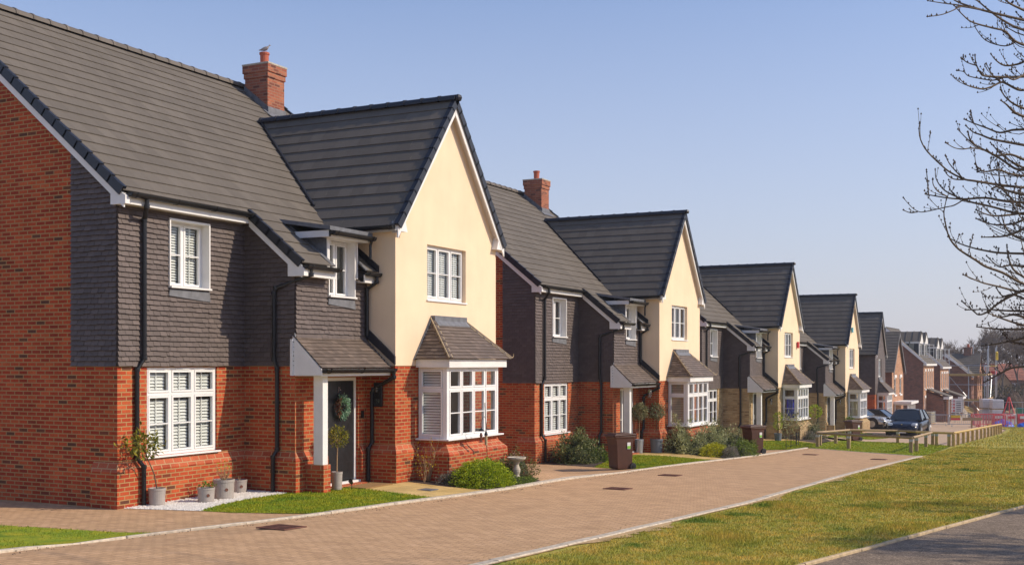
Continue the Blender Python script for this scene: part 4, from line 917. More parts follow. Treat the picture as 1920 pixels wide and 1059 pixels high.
def light_stake(x, y):
    r = empty('solar_light', (x, y, gz(x, y)), 0, 'small black solar spotlight stuck in the lawn edge by the porch', 'solar light'); q = MB(); q.tube([(0,0,-.02),(0,0,.15)], .008, 6); q.build('spike', M['black'], r)
    q = MB(); q.tube([(.0,0,.14),(-.06,-.01,.19)], [.03, .045], 12); q.build('lamp_head', M['black'], r)
light_stake(18.95, 13.18)
# wreath
wr = empty('wreath', (19.56, 13.86, 1.62), 0, 'leafy green and rust wreath hanging on the black front door', 'wreath')
n = 1300; a = RNG.uniform(0, 6.28, n); rr = .15+RNG.normal(0, .028, n); pp = np.stack([np.cos(a)*rr, -.02+RNG.uniform(-.06, .04, n), np.sin(a)*rr*1.15], 1); od = np.stack([np.cos(a), np.full(n, -.6), np.sin(a)], 1)
LM['wreath'] = leafmat('leaf_eucalyptus', [(.08, .18, .10), (.18, .36, .24), (.40, .54, .40), (.14, .3, .14)]); LM['rust'] = leafmat('leaf_rust', [(.14, .04, .02), (.26, .09, .05), (.1, .08, .05)])
lf = pp[:, 0] < -.115
V, F_ = leafmesh(pp[~lf], od[~lf], .05, .4, .5, 0); fastmesh('foliage', V, F_, LM['wreath'], wr); V, F_ = leafmesh(pp[lf], od[lf], .06, .4, .5, 0); fastmesh('dried_leaves', V, F_, LM['rust'], wr)
q = MB(); q.box(-.012, .012, -.0, .01, .15, .52); q.build('ribbon', M['black'], wr)
# wall lamp with the house number, bell
wl = empty('wall_lamp', (20.385, 13.50, 1.88), 0, 'black wall lamp and plate reading 14 beside the front door', 'wall lamp')
q = MB(); q.box(-.03, .03, -.10, .10, -.27, .24); q.build('backplate', M['black'], wl, bevel=.01)
q = MB(); q.lathe([(.028,0),(.032,.01),(.032,.1),(.02,.11)], (-.055,0,.04), 10); q.build('lamp_glass', M['glass'], wl)
q = MB(); 
q2 = MB()
def side_digits(mb, s, x, y, z, h):
    sg = {'1': [(.5,0,.68,1),(.25,.78,.5,.92)], '4': [(.62,0,.8,1),(0,.3,.62,.45),(.8,.3,1,.45),(0,.45,.18,1)]}; w = h*.55
    for i, ch in enumerate(s):
        for a_, b_, c_, e_ in sg[ch]: mb.box(x-.006, x, y-i*w*1.35-a_*w, y-i*w*1.35-c_*w, z+b_*h, z+e_*h)
side_digits(q2, '14', -.031, .05, -.19, .08); q2.build('house_number', M['chrome'], wl)
q = MB(); q.box(-.035,.035,-.03,0,-.075,.075); q.lathe([(.013,0),(.013,.005),(.001,.006)], (0,-.03,-.03), 10); tag(q.build('doorbell', M['black'], None, (0,0,0), bevel=.008), 'small black doorbell on the brick beside the door of the nearest house', 'doorbell').location = (20.27, 13.835, 1.45)
# front bed of house one
fs = empty('forsythia', (21.15, 12.72, .01), 0, 'bare twiggy forsythia with tiny yellow flowers in front of the bay', 'shrub')
q = MB(); twigs(q, (0,0,0), 20, .2, .82, .75, .0085, 5); twigs(q, (-.35,-.1,0), 6, .1, .45, .6, .006, 4); q.build('stems', M['twigtan'], fs)
p, d = blob(230, (.42, .34, .42), .2, .3); V, F_ = leafmesh(p+np.array([0,0,.45]), d, .032, .6, 1, 0); fastmesh('flowers', V, F_, LM['blossom'], fs)
shrub('lavender', 21.15, 12.1, .34, .28, .27, 'grey', 1500, .055, 'grey lavender mound left of the green dome shrub', 'plant', None, .16)
shrub('dome_shrub', 21.6, 11.66, .88, .60, .52, 'bright', 12000, .038, 'clipped dome of bright green foliage below the bay window', 'shrub', None, .5, .09, k=7, core=.7, rnd=.55)
shrub('ground_cover_plant', 22.7, 11.30, .75, .20, .13, 'green', 1900, .035, 'low green mat of foliage spilling towards the kerb before the bird bath', 'plant', None, .5, .2)
shrub('shrub', 23.75, 11.95, .62, .42, .50, 'mixed', 1700, .055, 'loose shrub of green and reddish leaves behind the bird bath', 'shrub', None, .45, .25)
shrub('shrub', 22.95, 12.05, .34, .25, .40, 'mixed', 700, .05, 'small dark reddish shrub left of the bird bath below the bay', 'shrub', None, .45, .25)
bb_ = empty('bird_bath', (23.15, 11.60, gz(23.15,11.6)), 0, 'carved pale stone bird bath in the front bed', 'bird bath')
q = MB(); q.lathe([(.135,0),(.14,.03),(.11,.05),(.10,.08),(.07,.10),(.062,.13),(.085,.20),(.088,.25),(.06,.32),(.05,.36),(.06,.375),(.075,.41),(.09,.43)], (0,0,0), 24); q.build('pedestal', M['stone'], bb_)
q = MB(); q.lathe([(.09,.425),(.16,.455),(.205,.49),(.215,.515),(.21,.53),(.195,.528),(.16,.505),(.05,.495)], (0,0,0), 32); q.build('bowl', M['stone'], bb_)
q = MB(); 
for a_, b_ in ((.02,.03),(-.05,.06),(.09,.04)): q.tube([(a_,0,.50),(a_-.03,.02,.58),(a_-.06,.02,.62)], .003, 4)
q.build('twigs', M['twigtan'], bb_)
fp = empty('bird_feeder_pole', (22.38, 11.96, 0), 0, 'thin black shepherd hook pole leaning in the front bed', 'feeder pole')
q = MB(); q.tube([(.06,0,0),(.02,0,.6),(-.05,0,1.35),(-.08,0,1.62),(-.075,.0,1.66)], .008, 6)
q.tube([(-.045,0,1.30),(-.10,.0,1.36),(-.17,0,1.33),(-.25,.0,1.22),(-.27,0,1.12),(-.25,0,1.08),(-.225,0,1.10),(-.235,0,1.13)], .005, 5)
q.tube([(-.05,0,1.30),(-.03,0,1.25),(.0,0,1.16),(-.01,0,1.05),(-.03,0,1.02),(-.05,0,1.04)], .005, 5); q.build('hook', M['black'], fp)
fd = empty('bird_feeder', (22.34, 11.95, .72), 0, 'clear tube bird feeder with dark cap on the lower hook', 'bird feeder', None)
q = MB(); q.lathe([(.03,0),(.032,.22),(.03,.23)], (0,0,0), 12); q.build('tube', M['mortar'], fd); q = MB(); q.lathe([(.045,.22),(.03,.27),(.005,.33)], (0,0,0), 12); q.build('lid', M['black'], fd)
fd = empty('bird_feeder', (22.13, 11.96, .80), 0, 'rusty ornamental bird feeder hanging from the left hook', 'bird feeder', None)
q = MB(); q.lathe([(.05,0),(.05,.015),(.02,.03),(.025,.12),(.035,.15),(.02,.2)], (0,0,0), 10); q.build('seed_holder', M['iron'], fd); q = MB(); q.lathe([(.09,.24),(.05,.27),(.008,.31)], (0,0,0), 12); q.build('lid', M['black'], fd)
# drain gratings
def grate(x, y, rz, w, d, label):
    z = gz(x, y); r = empty('drain_grate', (x, y, z), rz, label, 'drain cover', None); sl_ = (gz(x+.3, y)-gz(x-.3, y))/.6; r.rotation_euler = (0, -math.atan(sl_), rz)
    q = MB(); q.box(-w/2,w/2,-d/2,d/2,.002,.007); q.build('recess', M['rubber'], r)
    q = MB(); t = .025; q.box(-w/2,w/2,-d/2,-d/2+t,.007,.018); q.box(-w/2,w/2,d/2-t,d/2,.007,.018); q.box(-w/2,-w/2+t,-d/2+t,d/2-t,.007,.018); q.box(w/2-t,w/2,-d/2+t,d/2-t,.007,.018)
    k = 9
    for i in range(k):
        x0 = -w/2+t+(w-2*t)*(i+.3)/k; q.prism([(x0,-d/2+t,.007),(x0+.022,-d/2+t,.007),(x0+.022,d/2-t,.007),(x0,d/2-t,.007)], (0,0,.010))
    q.box(-w/2+t,w/2-t,-.012,.012,.007,.0165); q.build('grating', M['iron'], r)
grate(13.35, 10.52, .0, .52, .52, 'nearest rusty square drain grating in the block paving')
grate(23.16, 9.15, 0, .5, .5, 'second rusty drain grating along the road'); grate(28.1, 9.66, 0, .5, .5, 'third rusty drain grating, left of the brown bin')
grate(42.5, 9.2, 0, .5, .5, 'rusty drain grating near the yellow brick house kerb'); grate(40.8, 6.5, 0, .5, .5, 'rusty drain grating by the rail fence corner')
q = MB(); q.box(-.16,.16,-.16,.16,.0,.014); tag(q.build('inspection_cover', M['lead'], None, bevel=.003), 'small grey square access cover in the buff garden path', 'drain cover').location = (19.85, 11.95, gz(19.85,11.95)+.008)
# pigeon
pg = bpy.data.meshes.new('pigeon')
def pigeon(loc, rz):
    q = MB(); st = [(-.17,.0,.012,.006),(-.12,.012,.022,.01),(-.07,.03,.04,.03),(-.01,.048,.055,.045),(.04,.06,.05,.045),(.075,.085,.035,.033),(.09,.115,.022,.022),(.10,.135,.021,.021),(.115,.143,.018,.018),(.13,.140,.008,.008),(.147,.135,.002,.002)]
    k = 10; b = 0
    for x, z, rz_, ry in st:
        for i in range(k):
            a = 6.2832*i/k; q.v.append((x, math.cos(a)*ry, z+.02+math.sin(a)*rz_))
    for i in range(len(st)-1):
        for j in range(k): q.face((i*k+j, i*k+(j+1)%k, (i+1)*k+(j+1)%k, (i+1)*k+j))
    r = empty('pigeon', loc, rz, 'grey pigeon perched on the chimney pot of the nearest house', 'pigeon')
    q.build('body', plain('feather', (.30, .26, .25), .7, var=.25, nscale=20), r, smooth=True)
    q = MB()
    for s in (-1, 1): q.prism([(-.15,s*.022,.02),(-.02,s*.05,.02),(.05,s*.045,.05),(.03,s*.04,.09),(-.06,s*.035,.06)], (0,s*.008,0))
    q.build('wing', plain('wing_feather', (.22, .19, .18), .7, var=.3, nscale=30), r)
    q = MB()
    for s in (-1, 1): q.tube([(.02,s*.018,.02),(.02,s*.018,-.03)], .004, 5)
    q.build('legs', M['terracotta'], r)
pigeon((24.13, 19.55, 10.80), math.radians(-55))
# ---------------------------------------------------------------- wheelie bins
def bin_(x, y, rz, label):
    z = gz(x, y)+.005; r = empty('wheelie_bin', (x, y, z), rz, label, 'wheelie bin', None)   # local -X is the front, +X the wheels
    q = MB(); b = []; lv = [(.03,.245,.235),(.10,.25,.245),(.72,.275,.265),(.90,.28,.30),(.93,.30,.33),(.97,.30,.33)]
    for zz, hw, hd in lv:
        xo = -.02*(zz)
        for sx, sy in ((-1,-1),(1,-1),(1,1),(-1,1)): q.v.append((sx*hd+xo+(.04 if sx > 0 and zz < .1 else 0), sy*hw, zz))
    for i in range(len(lv)-1):
        for j in range(4): q.face((i*4+j, i*4+(j+1)%4, i*4+4+(j+1)%4, i*4+4+j))
    q.face((3,2,1,0)); t = (len(lv)-1)*4; q.face((t,t+1,t+2,t+3)); q.build('body', M['binbrown'], r, bevel=.012)
    q = MB(); q.obox((-.02,0,1.0), (.36,0,.012), (0,.315,0), (0,0,.022)); q.obox((-.06,0,1.03), (.24,0,.01), (0,.22,0), (0,0,.018)); q.box(-.40,-.36,-.28,.28,.95,1.0); q.build('lid', M['binbrown'], r, bevel=.014)
    q = MB(); q.tube([(.30,-.24,.93),(.39,-.24,.98),(.39,.24,.98),(.30,.24,.93)], .018, 8); q.box(.25,.36,-.27,-.22,.90,1.0); q.box(.25,.36,.22,.27,.90,1.0); q.build('handle', M['binbrown'], r)
    for s in (-1, 1):
        q = MB(); yc = s*.27
        for ra, wd in ((.10,.03),): q.tube([(.25,yc-wd,.10),(.25,yc+wd,.10)], ra, 20)
        w_ = q.build('wheel', M['rubber'], r, bevel=.01); q = MB(); q.tube([(.25,yc+s*.025,.10),(.25,yc+s*.036,.10)], .045, 14); q.build('hub', M['galv'] if False else M['black'], w_)
    q = MB(); q.tube([(.25,-.26,.10),(.25,.26,.10)], .012, 8); q.build('axle', M['galv'], r)
    q = MB(); q.poly([(.05,-.281,.60),(.16,-.281,.60),(.16,-.2875,.79),(.05,-.2875,.79)]); 
    for i in range(len(q.v)): q.v[i] = (q.v[i][0], q.v[i][1]-.006, q.v[i][2])
    st = q.build('sticker', M['white_paint'], r); q = MB(); q.poly([(.055,-.288,.61),(.155,-.288,.61),(.155,-.2915,.69),(.055,-.2915,.69)]); 
    for i in range(len(q.v)): q.v[i] = (q.v[i][0], q.v[i][1]-.004, q.v[i][2])
    q.build('sticker_band', plain('sticker_green', (.25, .6, .05), .5), st)
    return r
bin_(30.85, 12.1, math.radians(-38), 'brown wheelie bin with white and green sticker on the drive of the second house')
bin_(41.3, 11.0, math.radians(-38), 'brown wheelie bin at the kerb before the first yellow brick house')
bin_(59.6, 10.75, math.radians(-38), 'farthest brown wheelie bin, behind the timber rail fence')
# ---------------------------------------------------------------- beds of houses two to four
shrub('shrub', 32.95, 14.35, .98, .62, .92, 'dark', 4200, .09, 'big dark leafy shrub under the left window of the second house', 'shrub', None, .4, .25)
shrub('plant', 33.55, 13.9, .35, .3, .38, 'green', 600, .09, 'small yellowish leafy plant behind the first brown bin', 'plant', None, .4, .3)
standard(37.05, 13.85, .12, .15, .48, 1.42, .27, 'olive', 'left of two lollipop olive trees, in tall pale pot by the porch', M['galv'], (.02, 0), 1100, .075, 'olive trees flanking the second porch', .15, 1.0)
standard(37.55, 13.40, .19, .22, .48, 1.42, .27, 'olive', 'right of two lollipop olive trees, in wide slate grey pot', M['potslate'], (.03, 0), 1100, .075, 'olive trees flanking the second porch', .2, 1.0)
shrub('shrub', 38.25, 12.75, .72, .45, .98, 'greygreen', 2400, .10, 'tall grey green shrub beside the olive tree in slate pot', 'shrub', None, .3, .3)
shrub('shrub', 39.35, 12.05, .75, .45, .92, 'greygreen', 2200, .10, 'broad grey green shrub under the second bay window', 'shrub', None, .3, .3)
shrub('hedge_shrub', 38.2, 11.55, .95, .42, .40, 'yellow', 3600, .055, 'low lime yellow shrub along the buff path of the second house', 'shrub', None, .45, .1, k=5)
shrub('shrub', 40.45, 11.6, .60, .4, .55, 'dark', 1300, .08, 'dark green shrub at the far corner of the second bay', 'shrub', None, .4, .2)
shrub('shrub', 38.8, 12.3, 1.3, .5, .62, 'greygreen', 2600, .09, 'continuous low grey green planting behind the lime yellow shrub', 'shrub', None, .3, .3)
shrub('shrub', 40.3, 10.95, .7, .35, .42, 'green', 1500, .07, 'low green planting running along the kerb up to the second bin', 'shrub', None, .35, .3)
shrub('lavender', 38.1, 10.95, .62, .26, .34, 'grey', 1700, .07, 'grey brown lavender clump by the kerb of the second house', 'plant', None, .16)
shrub('shrub', 39.6, 10.95, .75, .38, .50, 'green', 1900, .07, 'spreading green shrub dotted yellow nearest the second brown bin', 'shrub', None, .35, .25)
shrub('shrub', 43.0, 12.9, 1.1, .6, .85, 'dark', 2400, .09, 'dark shrub between second and third houses', 'shrub', None, .35, .25)
shrub('shrub', 41.6, 11.8, .75, .5, .72, 'greygreen', 1500, .09, 'olive toned shrub behind the second brown bin', 'shrub', None, .3, .3)
sp = empty('shrub', (55.6, 12.9, -1.13), 0, 'open branched yellow green shrub under the blue curtained bay', 'shrub')
q = MB(); twigs(q, (0,0,0), 14, .4, 1.2, .9, .018, 4); q.build('stems', M['twigtan'], sp); p, d = blob(700, (.95, .5, .62), .3, .3); V, F_ = leafmesh(p+np.array([0,0,.65]), d, .12, .35, .8, .2); fastmesh('foliage', V, F_, LM['greygreen'], sp)
shrub('shrub', 57.6, 12.3, .9, .5, .75, 'olive', 1100, .12, 'straggly olive shrub right of the third bay', 'shrub', None, .25, .3)
shrub('shrub', 60.4, 13.4, 1.0, .5, .8, 'gold', 1200, .12, 'golden dry grass clump before the ball topiary', 'shrub', None, .15, .3)
shrub('shrub', 63.2, 13.6, 1.1, .5, .55, 'olive', 900, .12, 'low olive shrub under the fourth house wall', 'shrub', None, .25, .3)
shrub('lavender', 56.3, 12.2, .7, .3, .35, 'grey', 700, .09, 'low grey lavender under the third bay', 'plant', None, .16)
def ball(x, y, z, r, label, n=500):
    rt = empty('topiary_ball', (x, y, z), 0, label, 'topiary ball'); p, d = blob(n, (r,r,r), .05, .7); V, F_ = leafmesh(p, d, .09, .5, .4, 0); fastmesh('foliage', V, F_, LM['bright'], rt); return rt
ball(66.6, 14.15, -.25, .36, 'round green topiary ball hanging on the wall between third and fourth houses')
ty = empty('topiary', (53.75, 13.15, -1.12), 0, 'two ball topiary in a pot at the door of the third house', 'topiary'); pot(ty, .15, .18, .35, M['potslate'])
q = MB(); q.tube([(0,0,.3),(0,0,1.3)], .015, 6); q.build('stem', M['bark'], ty)
for zz in (.72, 1.12): p, d = blob(260, (.2,.2,.2), .05, .6); V, F_ = leafmesh(p+np.array([0,0,zz]), d, .06, .5, .4, 0); fastmesh('foliage', V, F_, LM['bright'], ty)
pw = empty('planter', (71.6, 13.15, -1.72), 0, 'white planter with small green plant at the fourth porch', 'planter'); q = MB(); q.box(-.22,.22,-.22,.22,0,.75); q.build('pot', M['white_paint'], pw, bevel=.02); p, d = blob(200, (.25,.25,.25), .2, .3, zmin=0); V, F_ = leafmesh(p+np.array([0,0,.75]), d, .12, .5, .5, .2); fastmesh('foliage', V, F_, LM['green'], pw)
# wall fittings
def alarm(x, y, z, m, label): q = MB(); q.box(-.11,.11,-.09,0,-.16,.16); o = q.build('alarm_box', m, None, bevel=.02); o.location = (x, y, z); tag(o, label, 'alarm box')
alarm(58.6, 13.35, 3.45, plain('alarm_red', (.55, .03, .03), .4), 'red alarm box high on the third cream gable'); alarm(72.6+1.2, 13.40, 4.6, plain('alarm_blue', (.1, .45, .6), .4), 'pale blue alarm box high on the fourth cream gable')
def lamp(x, y, z, label, m):
    r = empty('wall_lamp', (x, y, z), 0, label, 'wall lamp'); q = MB(); q.box(-.05,0,-.05,.05,-.08,.08); q.build('bracket', m, r, bevel=.01); q = MB(); q.lathe([(.05,0),(.07,.02),(.06,.2),(.03,.24)], (-.12,0,-.22), 12); q.build('lantern', M['glass'], r); q = MB(); q.lathe([(.075,0),(.04,.06),(.01,.08)], (-.12,0,0), 12); q.build('cap', m, r)
lamp(37.50, 13.60, 1.55, 'silver lantern on the wall beside the second front door', M['chrome']); lamp(54.62, 13.68, .75, 'black lantern on the wall beside the third front door', M['black']); lamp(71.75, 13.72, .2, 'black lantern beside the fourth front door', M['black'])
# wire border fence on the third lawn
wf = empty('wire_fence', (50, 11.3, 0), 0, 'low black wire border fence around the third lawn', 'fence'); WP = [(46.3,11.0),(48.0,11.2),(49.6,11.35),(50.5,11.45),(51.2,11.7)]
for i, (x, y) in enumerate(WP):
    q = MB(); z = gz(x, y); q.tube([(x,y,z),(x,y,z+.62)], .014, 5); q.build('post', M['black'], wf, (50,11.3,0))
q = MB()
for a_, b_ in zip(WP, WP[1:]):
    for h_ in (.12, .55):
        q.tube([P(a_[0],a_[1],h_), P(b_[0],b_[1],h_)], .008, 4)
    q.tube([P(a_[0],a_[1],.55), P((a_[0]+b_[0])/2,(a_[1]+b_[1])/2,.3), P(b_[0],b_[1],.55)], .006, 4)
q.build('wires', M['black'], wf, (50,11.3,0))
# ---------------------------------------------------------------- timber knee rails
def knee_rail(pts, posts, label, m, h=.60, name='rail_fence', caps=True):
    o = pts[0]; r = empty(name, (o[0], o[1], 0), 0, label, 'fence', 'timber knee rail fences'); O = (o[0], o[1], 0)
    for x, y in posts:
        z = gz(x, y); s = .068; q = MB(); q.box(x-s,x+s,y-s,y+s,z-.1,z+h-.05); pp_ = q.build('post', m, r, O, bevel=.008)
        if caps: q = MB(); q.box(x-s-.004,x+s+.004,y-s-.004,y+s+.004,z+h-.16,z+h-.055); q.tube([(x,y,z+h-.055),(x,y,z+h+.052)], .02, 6); q.build('strap', M['galv'], pp_, O)
    for a_, b_ in zip(pts, pts[1:]):
        za, zb = gz(*a_)+h, gz(*b_)+h; a3, b3 = Vector((*a_, za)), Vector((*b_, zb)); d = (b3-a3).normalized(); n_ = Vector((-d.y, d.x, 0)).normalized()*.058
        up_ = Vector((0,0,.058)); q = MB(); q.prism([a3-n_, a3-up_*1, a3+n_, a3+up_], (b3-a3)); q.build('rail', m, r, O, bevel=.01)
    return r
A_, B_, C_, D_ = (49.9,10.5), (47.1,6.22), (56.85,6.62), (58.4,8.4)
E_ = (57.2, 10.5)
knee_rail([A_,B_], [A_,(49.1,9.05),(47.2,6.3)], 'short weathered timber rail fence along the end of the road', M['wood'])
knee_rail([B_,C_], [(48.75,6.3),(53.8,6.55),C_], 'timber rail fence beside the verge with pale top rail', M['wood'])
knee_rail([(50.6,10.7),E_], [(51.6,10.75),(54.6,10.65),E_], 'timber rail fence on the far left of the small lawn', M['wood'])
knee_rail([E_,(58.3,8.4),C_], [(58.3,8.4)], 'timber rail fence at the back of the small lawn with yellow padlock', M['wood'])
q = MB(); q.box(-.09,.09,-.03,.03,-.12,.0); q.tube([(-.06,0,0),(-.06,0,.08),(.06,0,.08),(.06,0,0)], .014, 6); tag(q.build('padlock', plain('lock_yellow', (.75, .55, .02), .4), None), 'yellow lock on the rail fence post before the dark car', 'lock').location = (58.2, 8.32, gz(58.2,8.3)+.33)
PX = [(56.3,5.65),(58.3,5.64),(60.6,5.62),(63.0,5.62),(65.3,5.6),(67.6,5.57),(69.9,5.54),(72.2,5.53),(74.4,5.5),(76.6,5.48),(78.8,5.47),(81.0,5.5),(83.3,5.5),(85.7,5.52)]
knee_rail([PX[0], PX[-1]], PX, 'long new yellow timber rail fence running into the distance by the verge', M['woodnew'], caps=False)
knee_rail([(56.4,7.3),(56.3,5.65)], [(56.4,6.4),(56.35,5.85)], 'short new timber rail between the two rail fences', M['woodnew'])
# ---------------------------------------------------------------- fifth house (tile-hung gable) and the brick houses beyond
def house5():
    ORG = Vector((17.5, 14.5, 0)); dx, dy, dz = 66.6, 1.05, -2.27
    root = empty('house', (17.5+dx, 14.5+dy, dz), 0, 'fifth house along, grey tile hung gable over red brick and white bay', 'house')
    B = lambda mb, nm, m, par=root, **kw: mb.build(nm, m, par, ORG, **kw)
    w = MB(); wallF(w, 15.6, 20.44, 14.7, -.2, 2.5, rev=0); wallL(w, 20.44, 13.11, 14.7, -.2, 2.5); wallF(w, 20.44, 24.97, 13.11, -.2, 2.5, [(21.40,.86,23.67,2.44)], .3)
    w.poly([(24.97,13.11,-.2),(24.97,23,-.2),(24.97,23,5.4),(24.97,13.11,5.4)]); wallL(w, 15.6, 14.7, 23, -.2, 5.4); wallB(w, 15.6, 24.97, 23, -.2, 5.4); B(w, 'wall', M['brick'])
    w = MB(); pl = MB(); x0, x1, y0 = 21.36, 23.71, 12.40
    wallF(w, x0, x1, y0, -.15, .86, rev=0); wallL(w, x0, y0, 13.11, -.15, .86); w.poly([(x1,y0,-.15),(x1,13.11,-.15),(x1,13.11,.86),(x1,y0,.86)]); plinth(w, pl, [(x0,13.11),(x0,y0),(x1,y0),(x1,13.11)], .12, -.15, .58, .78)
    B(pl, 'sloped_course', M['brick_special'], B(w, 'plinth', M['brick']))
    t = MB(); g1, tw, th = .11, .2, .022; GW = (21.85,3.75,23.15,5.1); OW = (18.3,3.75,19.2,5.1)
    hung(t, (15.6,14.68,2.48), (1,0,0), (0,0,1), (0,-1,0), [(a-15.6, c-2.48, b-15.6, d-2.48) for a, c, b, d in cells(15.6,2.48,20.44,5.4,[OW])], tw, g1, th, .006, 61)
    t.mark(); hung(t, (20.42,14.68,2.48), (0,-1,0), (0,0,1), (-1,0,0), [(0,0,1.59,3.1)], tw, g1, th, .006, 62)
    t.mark(); hung(t, (20.42,13.09,2.48), (1,0,0), (0,0,1), (0,-1,0), [(a-20.42, c-2.48, b-20.42, d-2.48) for a, c, b, d in cells(20.42,2.48,24.99,8.4,[GW])], tw, g1, th, .006, 63)
    sl = 1.28; B(t, 'hung_tiling', M['hung'], cuts=[((22.7,13,8.45), Vector((-sl,0,1))), ((22.7,13,8.45), Vector((sl,0,1)))])
    r = MB(); Lg = math.hypot(1, sl); ez = 8.56-sl*2.46
    for s in (1, -1):
        hung(r, Vector((22.7-s*2.46, 18.75 if s == 1 else 12.91, ez)), Vector((0,-1,0))*s, Vector((s,0,sl)).normalized(), Vector((-sl*s,0,1)).normalized(), [(0,0,18.75-12.91,2.46*Lg)], .335, 2.46*Lg/12, .024, .002, 65+s)
    gr = B(r, 'gable_roof', M['roof']); ridge_tiles(gr, ORG, (22.7,12.89,8.585), (22.7,18.5,8.585), M['verge'])
    r = MB(); L = math.hypot(1, .8); hung(r, Vector((15.4,14.45,5.3)), (1,0,0), Vector((0,1,.8)).normalized(), Vector((0,-.8,1)).normalized(), [(0,0,9.8,4.3*L)], .335, .34, .024, .002, 70)
    hung(r, Vector((25.2,23.2,5.2)), (-1,0,0), Vector((0,-1,.8)).normalized(), Vector((0,.8,1)).normalized(), [(0,0,9.8,4.45*L)], .335, .34, .024, .002, 71); B(r, 'roof', M['roof'])
    bb = MB(); v = MB()
    for s in (1, -1):
        f = lambda d: 8.56-sl*d; bb.mark(); bb.prism([(22.7,12.93,f(0)-.34),(22.7,12.93,f(0)-.06),(22.7-s*2.42,12.93,f(2.42)-.06),(22.7-s*2.42,12.93,f(2.42)-.34)], (0,.03,0)); v.mark(); verge_caps(v, (22.7-s*2.44,12.91,8.56-sl*2.44), (22.7,12.91,8.56), side=(0,-1,0), drop=.13)
    B(bb, 'bargeboard', M['white_paint']); B(v, 'verge', M['verge'])
    q = MB(); gutter(q, (15.4,14.4,5.3), (20.2,14.4,5.3)); q.mark(); gutter(q, (20.175,14.6,5.41), (20.175,12.98,5.41)); B(q, 'gutter', M['black'])
    q = MB(); q.box(15.6,20.3,14.46,14.49,5.1,5.3); B(q, 'fascia', M['white_paint'])
    pipe(root, ORG, [(20.35,14.2,5.3),(20.35,14.2,2.6),(20.37,14.2,.1)], .045)
    for O_, y in ((OW, 14.72), (GW, 13.14)):
        a, c, b, d = O_; wn = window(root, ORG, a, y, c, b-a, d-c, 2, (1.,)); q = MB(); q.box(a-.03,b+.03,y-.12,y-.02,c-.35,c-.02); B(q, 'lead_apron', M['lead'], wn)
    bay(root, ORG, B, 9, dict(brick='brick', bb=(0,), slats=None))
    # chimney at the back of the fifth house
    q = MB(); q.box(24.0,25.0,16.9,18.1,6.0,8.35); q.box(23.95,25.05,16.85,18.15,8.35,8.5); ch = B(q, 'chimney', M['brick_brown']); q = MB(); q.lathe([(.18,0),(.16,.45),(.2,.47),(.2,.53)], (24.5,17.5,8.5), 12); B(q, 'chimney_pot', M['terracotta'], ch)
house5()
def simple_window(par, ORG, x, y, z, W_, H_, n=1, open_=False):
    wn = window(par, ORG, x, y, z, W_, H_, n, (1.,), bars=(0,), frm=.06); q = MB(); q.box(x-.08,x+W_+.08,y-.10,y-.03,z+H_,z+H_+.25); q.build('lintel', M['white_paint'], wn, ORG); q = MB(); q.box(x-.08,x+W_+.08,y-.12,y-.03,z-.13,z); q.build('sill', M['white_paint'], wn, ORG); return wn
def house6():
    ORG = Vector((97.5, 14.5, 0)); root = empty('house', (97.5, 14.5, -3.0), 0, 'sixth house along, pale orange brick gable with tall narrow windows', 'house'); B = lambda mb, nm, m, par=root, **kw: mb.build(nm, m, par, ORG, **kw)
    w = MB(); wallL(w, 97.5, 14.5, 24, -.3, 4.9); B(w, 'side_wall', M['brick_brown']); w = MB(); W1 = [(98.6,2.9,99.6,4.3),(101.6,2.9,102.6,4.3)]  # orange brick house: the shade on this side is put into a brown colour
    wallF(w, 97.5, 103.8, 14.5, -.3, 4.9, W1, .05); w.poly([(97.5,14.5,4.9),(103.8,14.5,4.9),(100.65,14.5,8.0)]); w.poly([(103.8,14.5,-.3),(103.8,24,-.3),(103.8,24,4.9),(103.8,14.5,4.9)]); B(w, 'wall', M['brick_orange'])
    r = MB(); sl = 1.0; Lg = math.sqrt(2)
    for s in (1, -1): hung(r, Vector((100.65-s*3.4, 24 if s == 1 else 14.3, 4.75)), Vector((0,-1,0))*s, Vector((s,0,sl)).normalized(), Vector((-s,0,1)).normalized(), [(0,0,9.7,3.4*Lg)], .335, .34, .025, .002, 80+s)
    rf = B(r, 'roof', M['roof']); bb = MB()
    for s in (1, -1): bb.mark(); bb.prism([(100.65,14.3,7.85),(100.65,14.3,8.1),(100.65-s*3.4,14.3,4.72),(100.65-s*3.4,14.3,4.45)], (0,.04,0))
    B(bb, 'bargeboard', M['lead'])
    for a, c, b, d in W1: simple_window(root, ORG, a, 14.53, c, b-a, d-c)
    q = MB(); q.box(98.4,102.6,13.3,14.5,0,.5); q.box(98.3,102.7,13.1,14.5,2.15,2.35); pb = B(q, 'porch', M['white_paint']); window(pb, ORG, 98.5, 13.33, .5, 4.0, 1.65, 5, (1.,), room=False); window(pb, ORG, 98.45, 14.45, .5, 1.1, 1.65, 1, (1.,), ori='L', room=False)
house6()
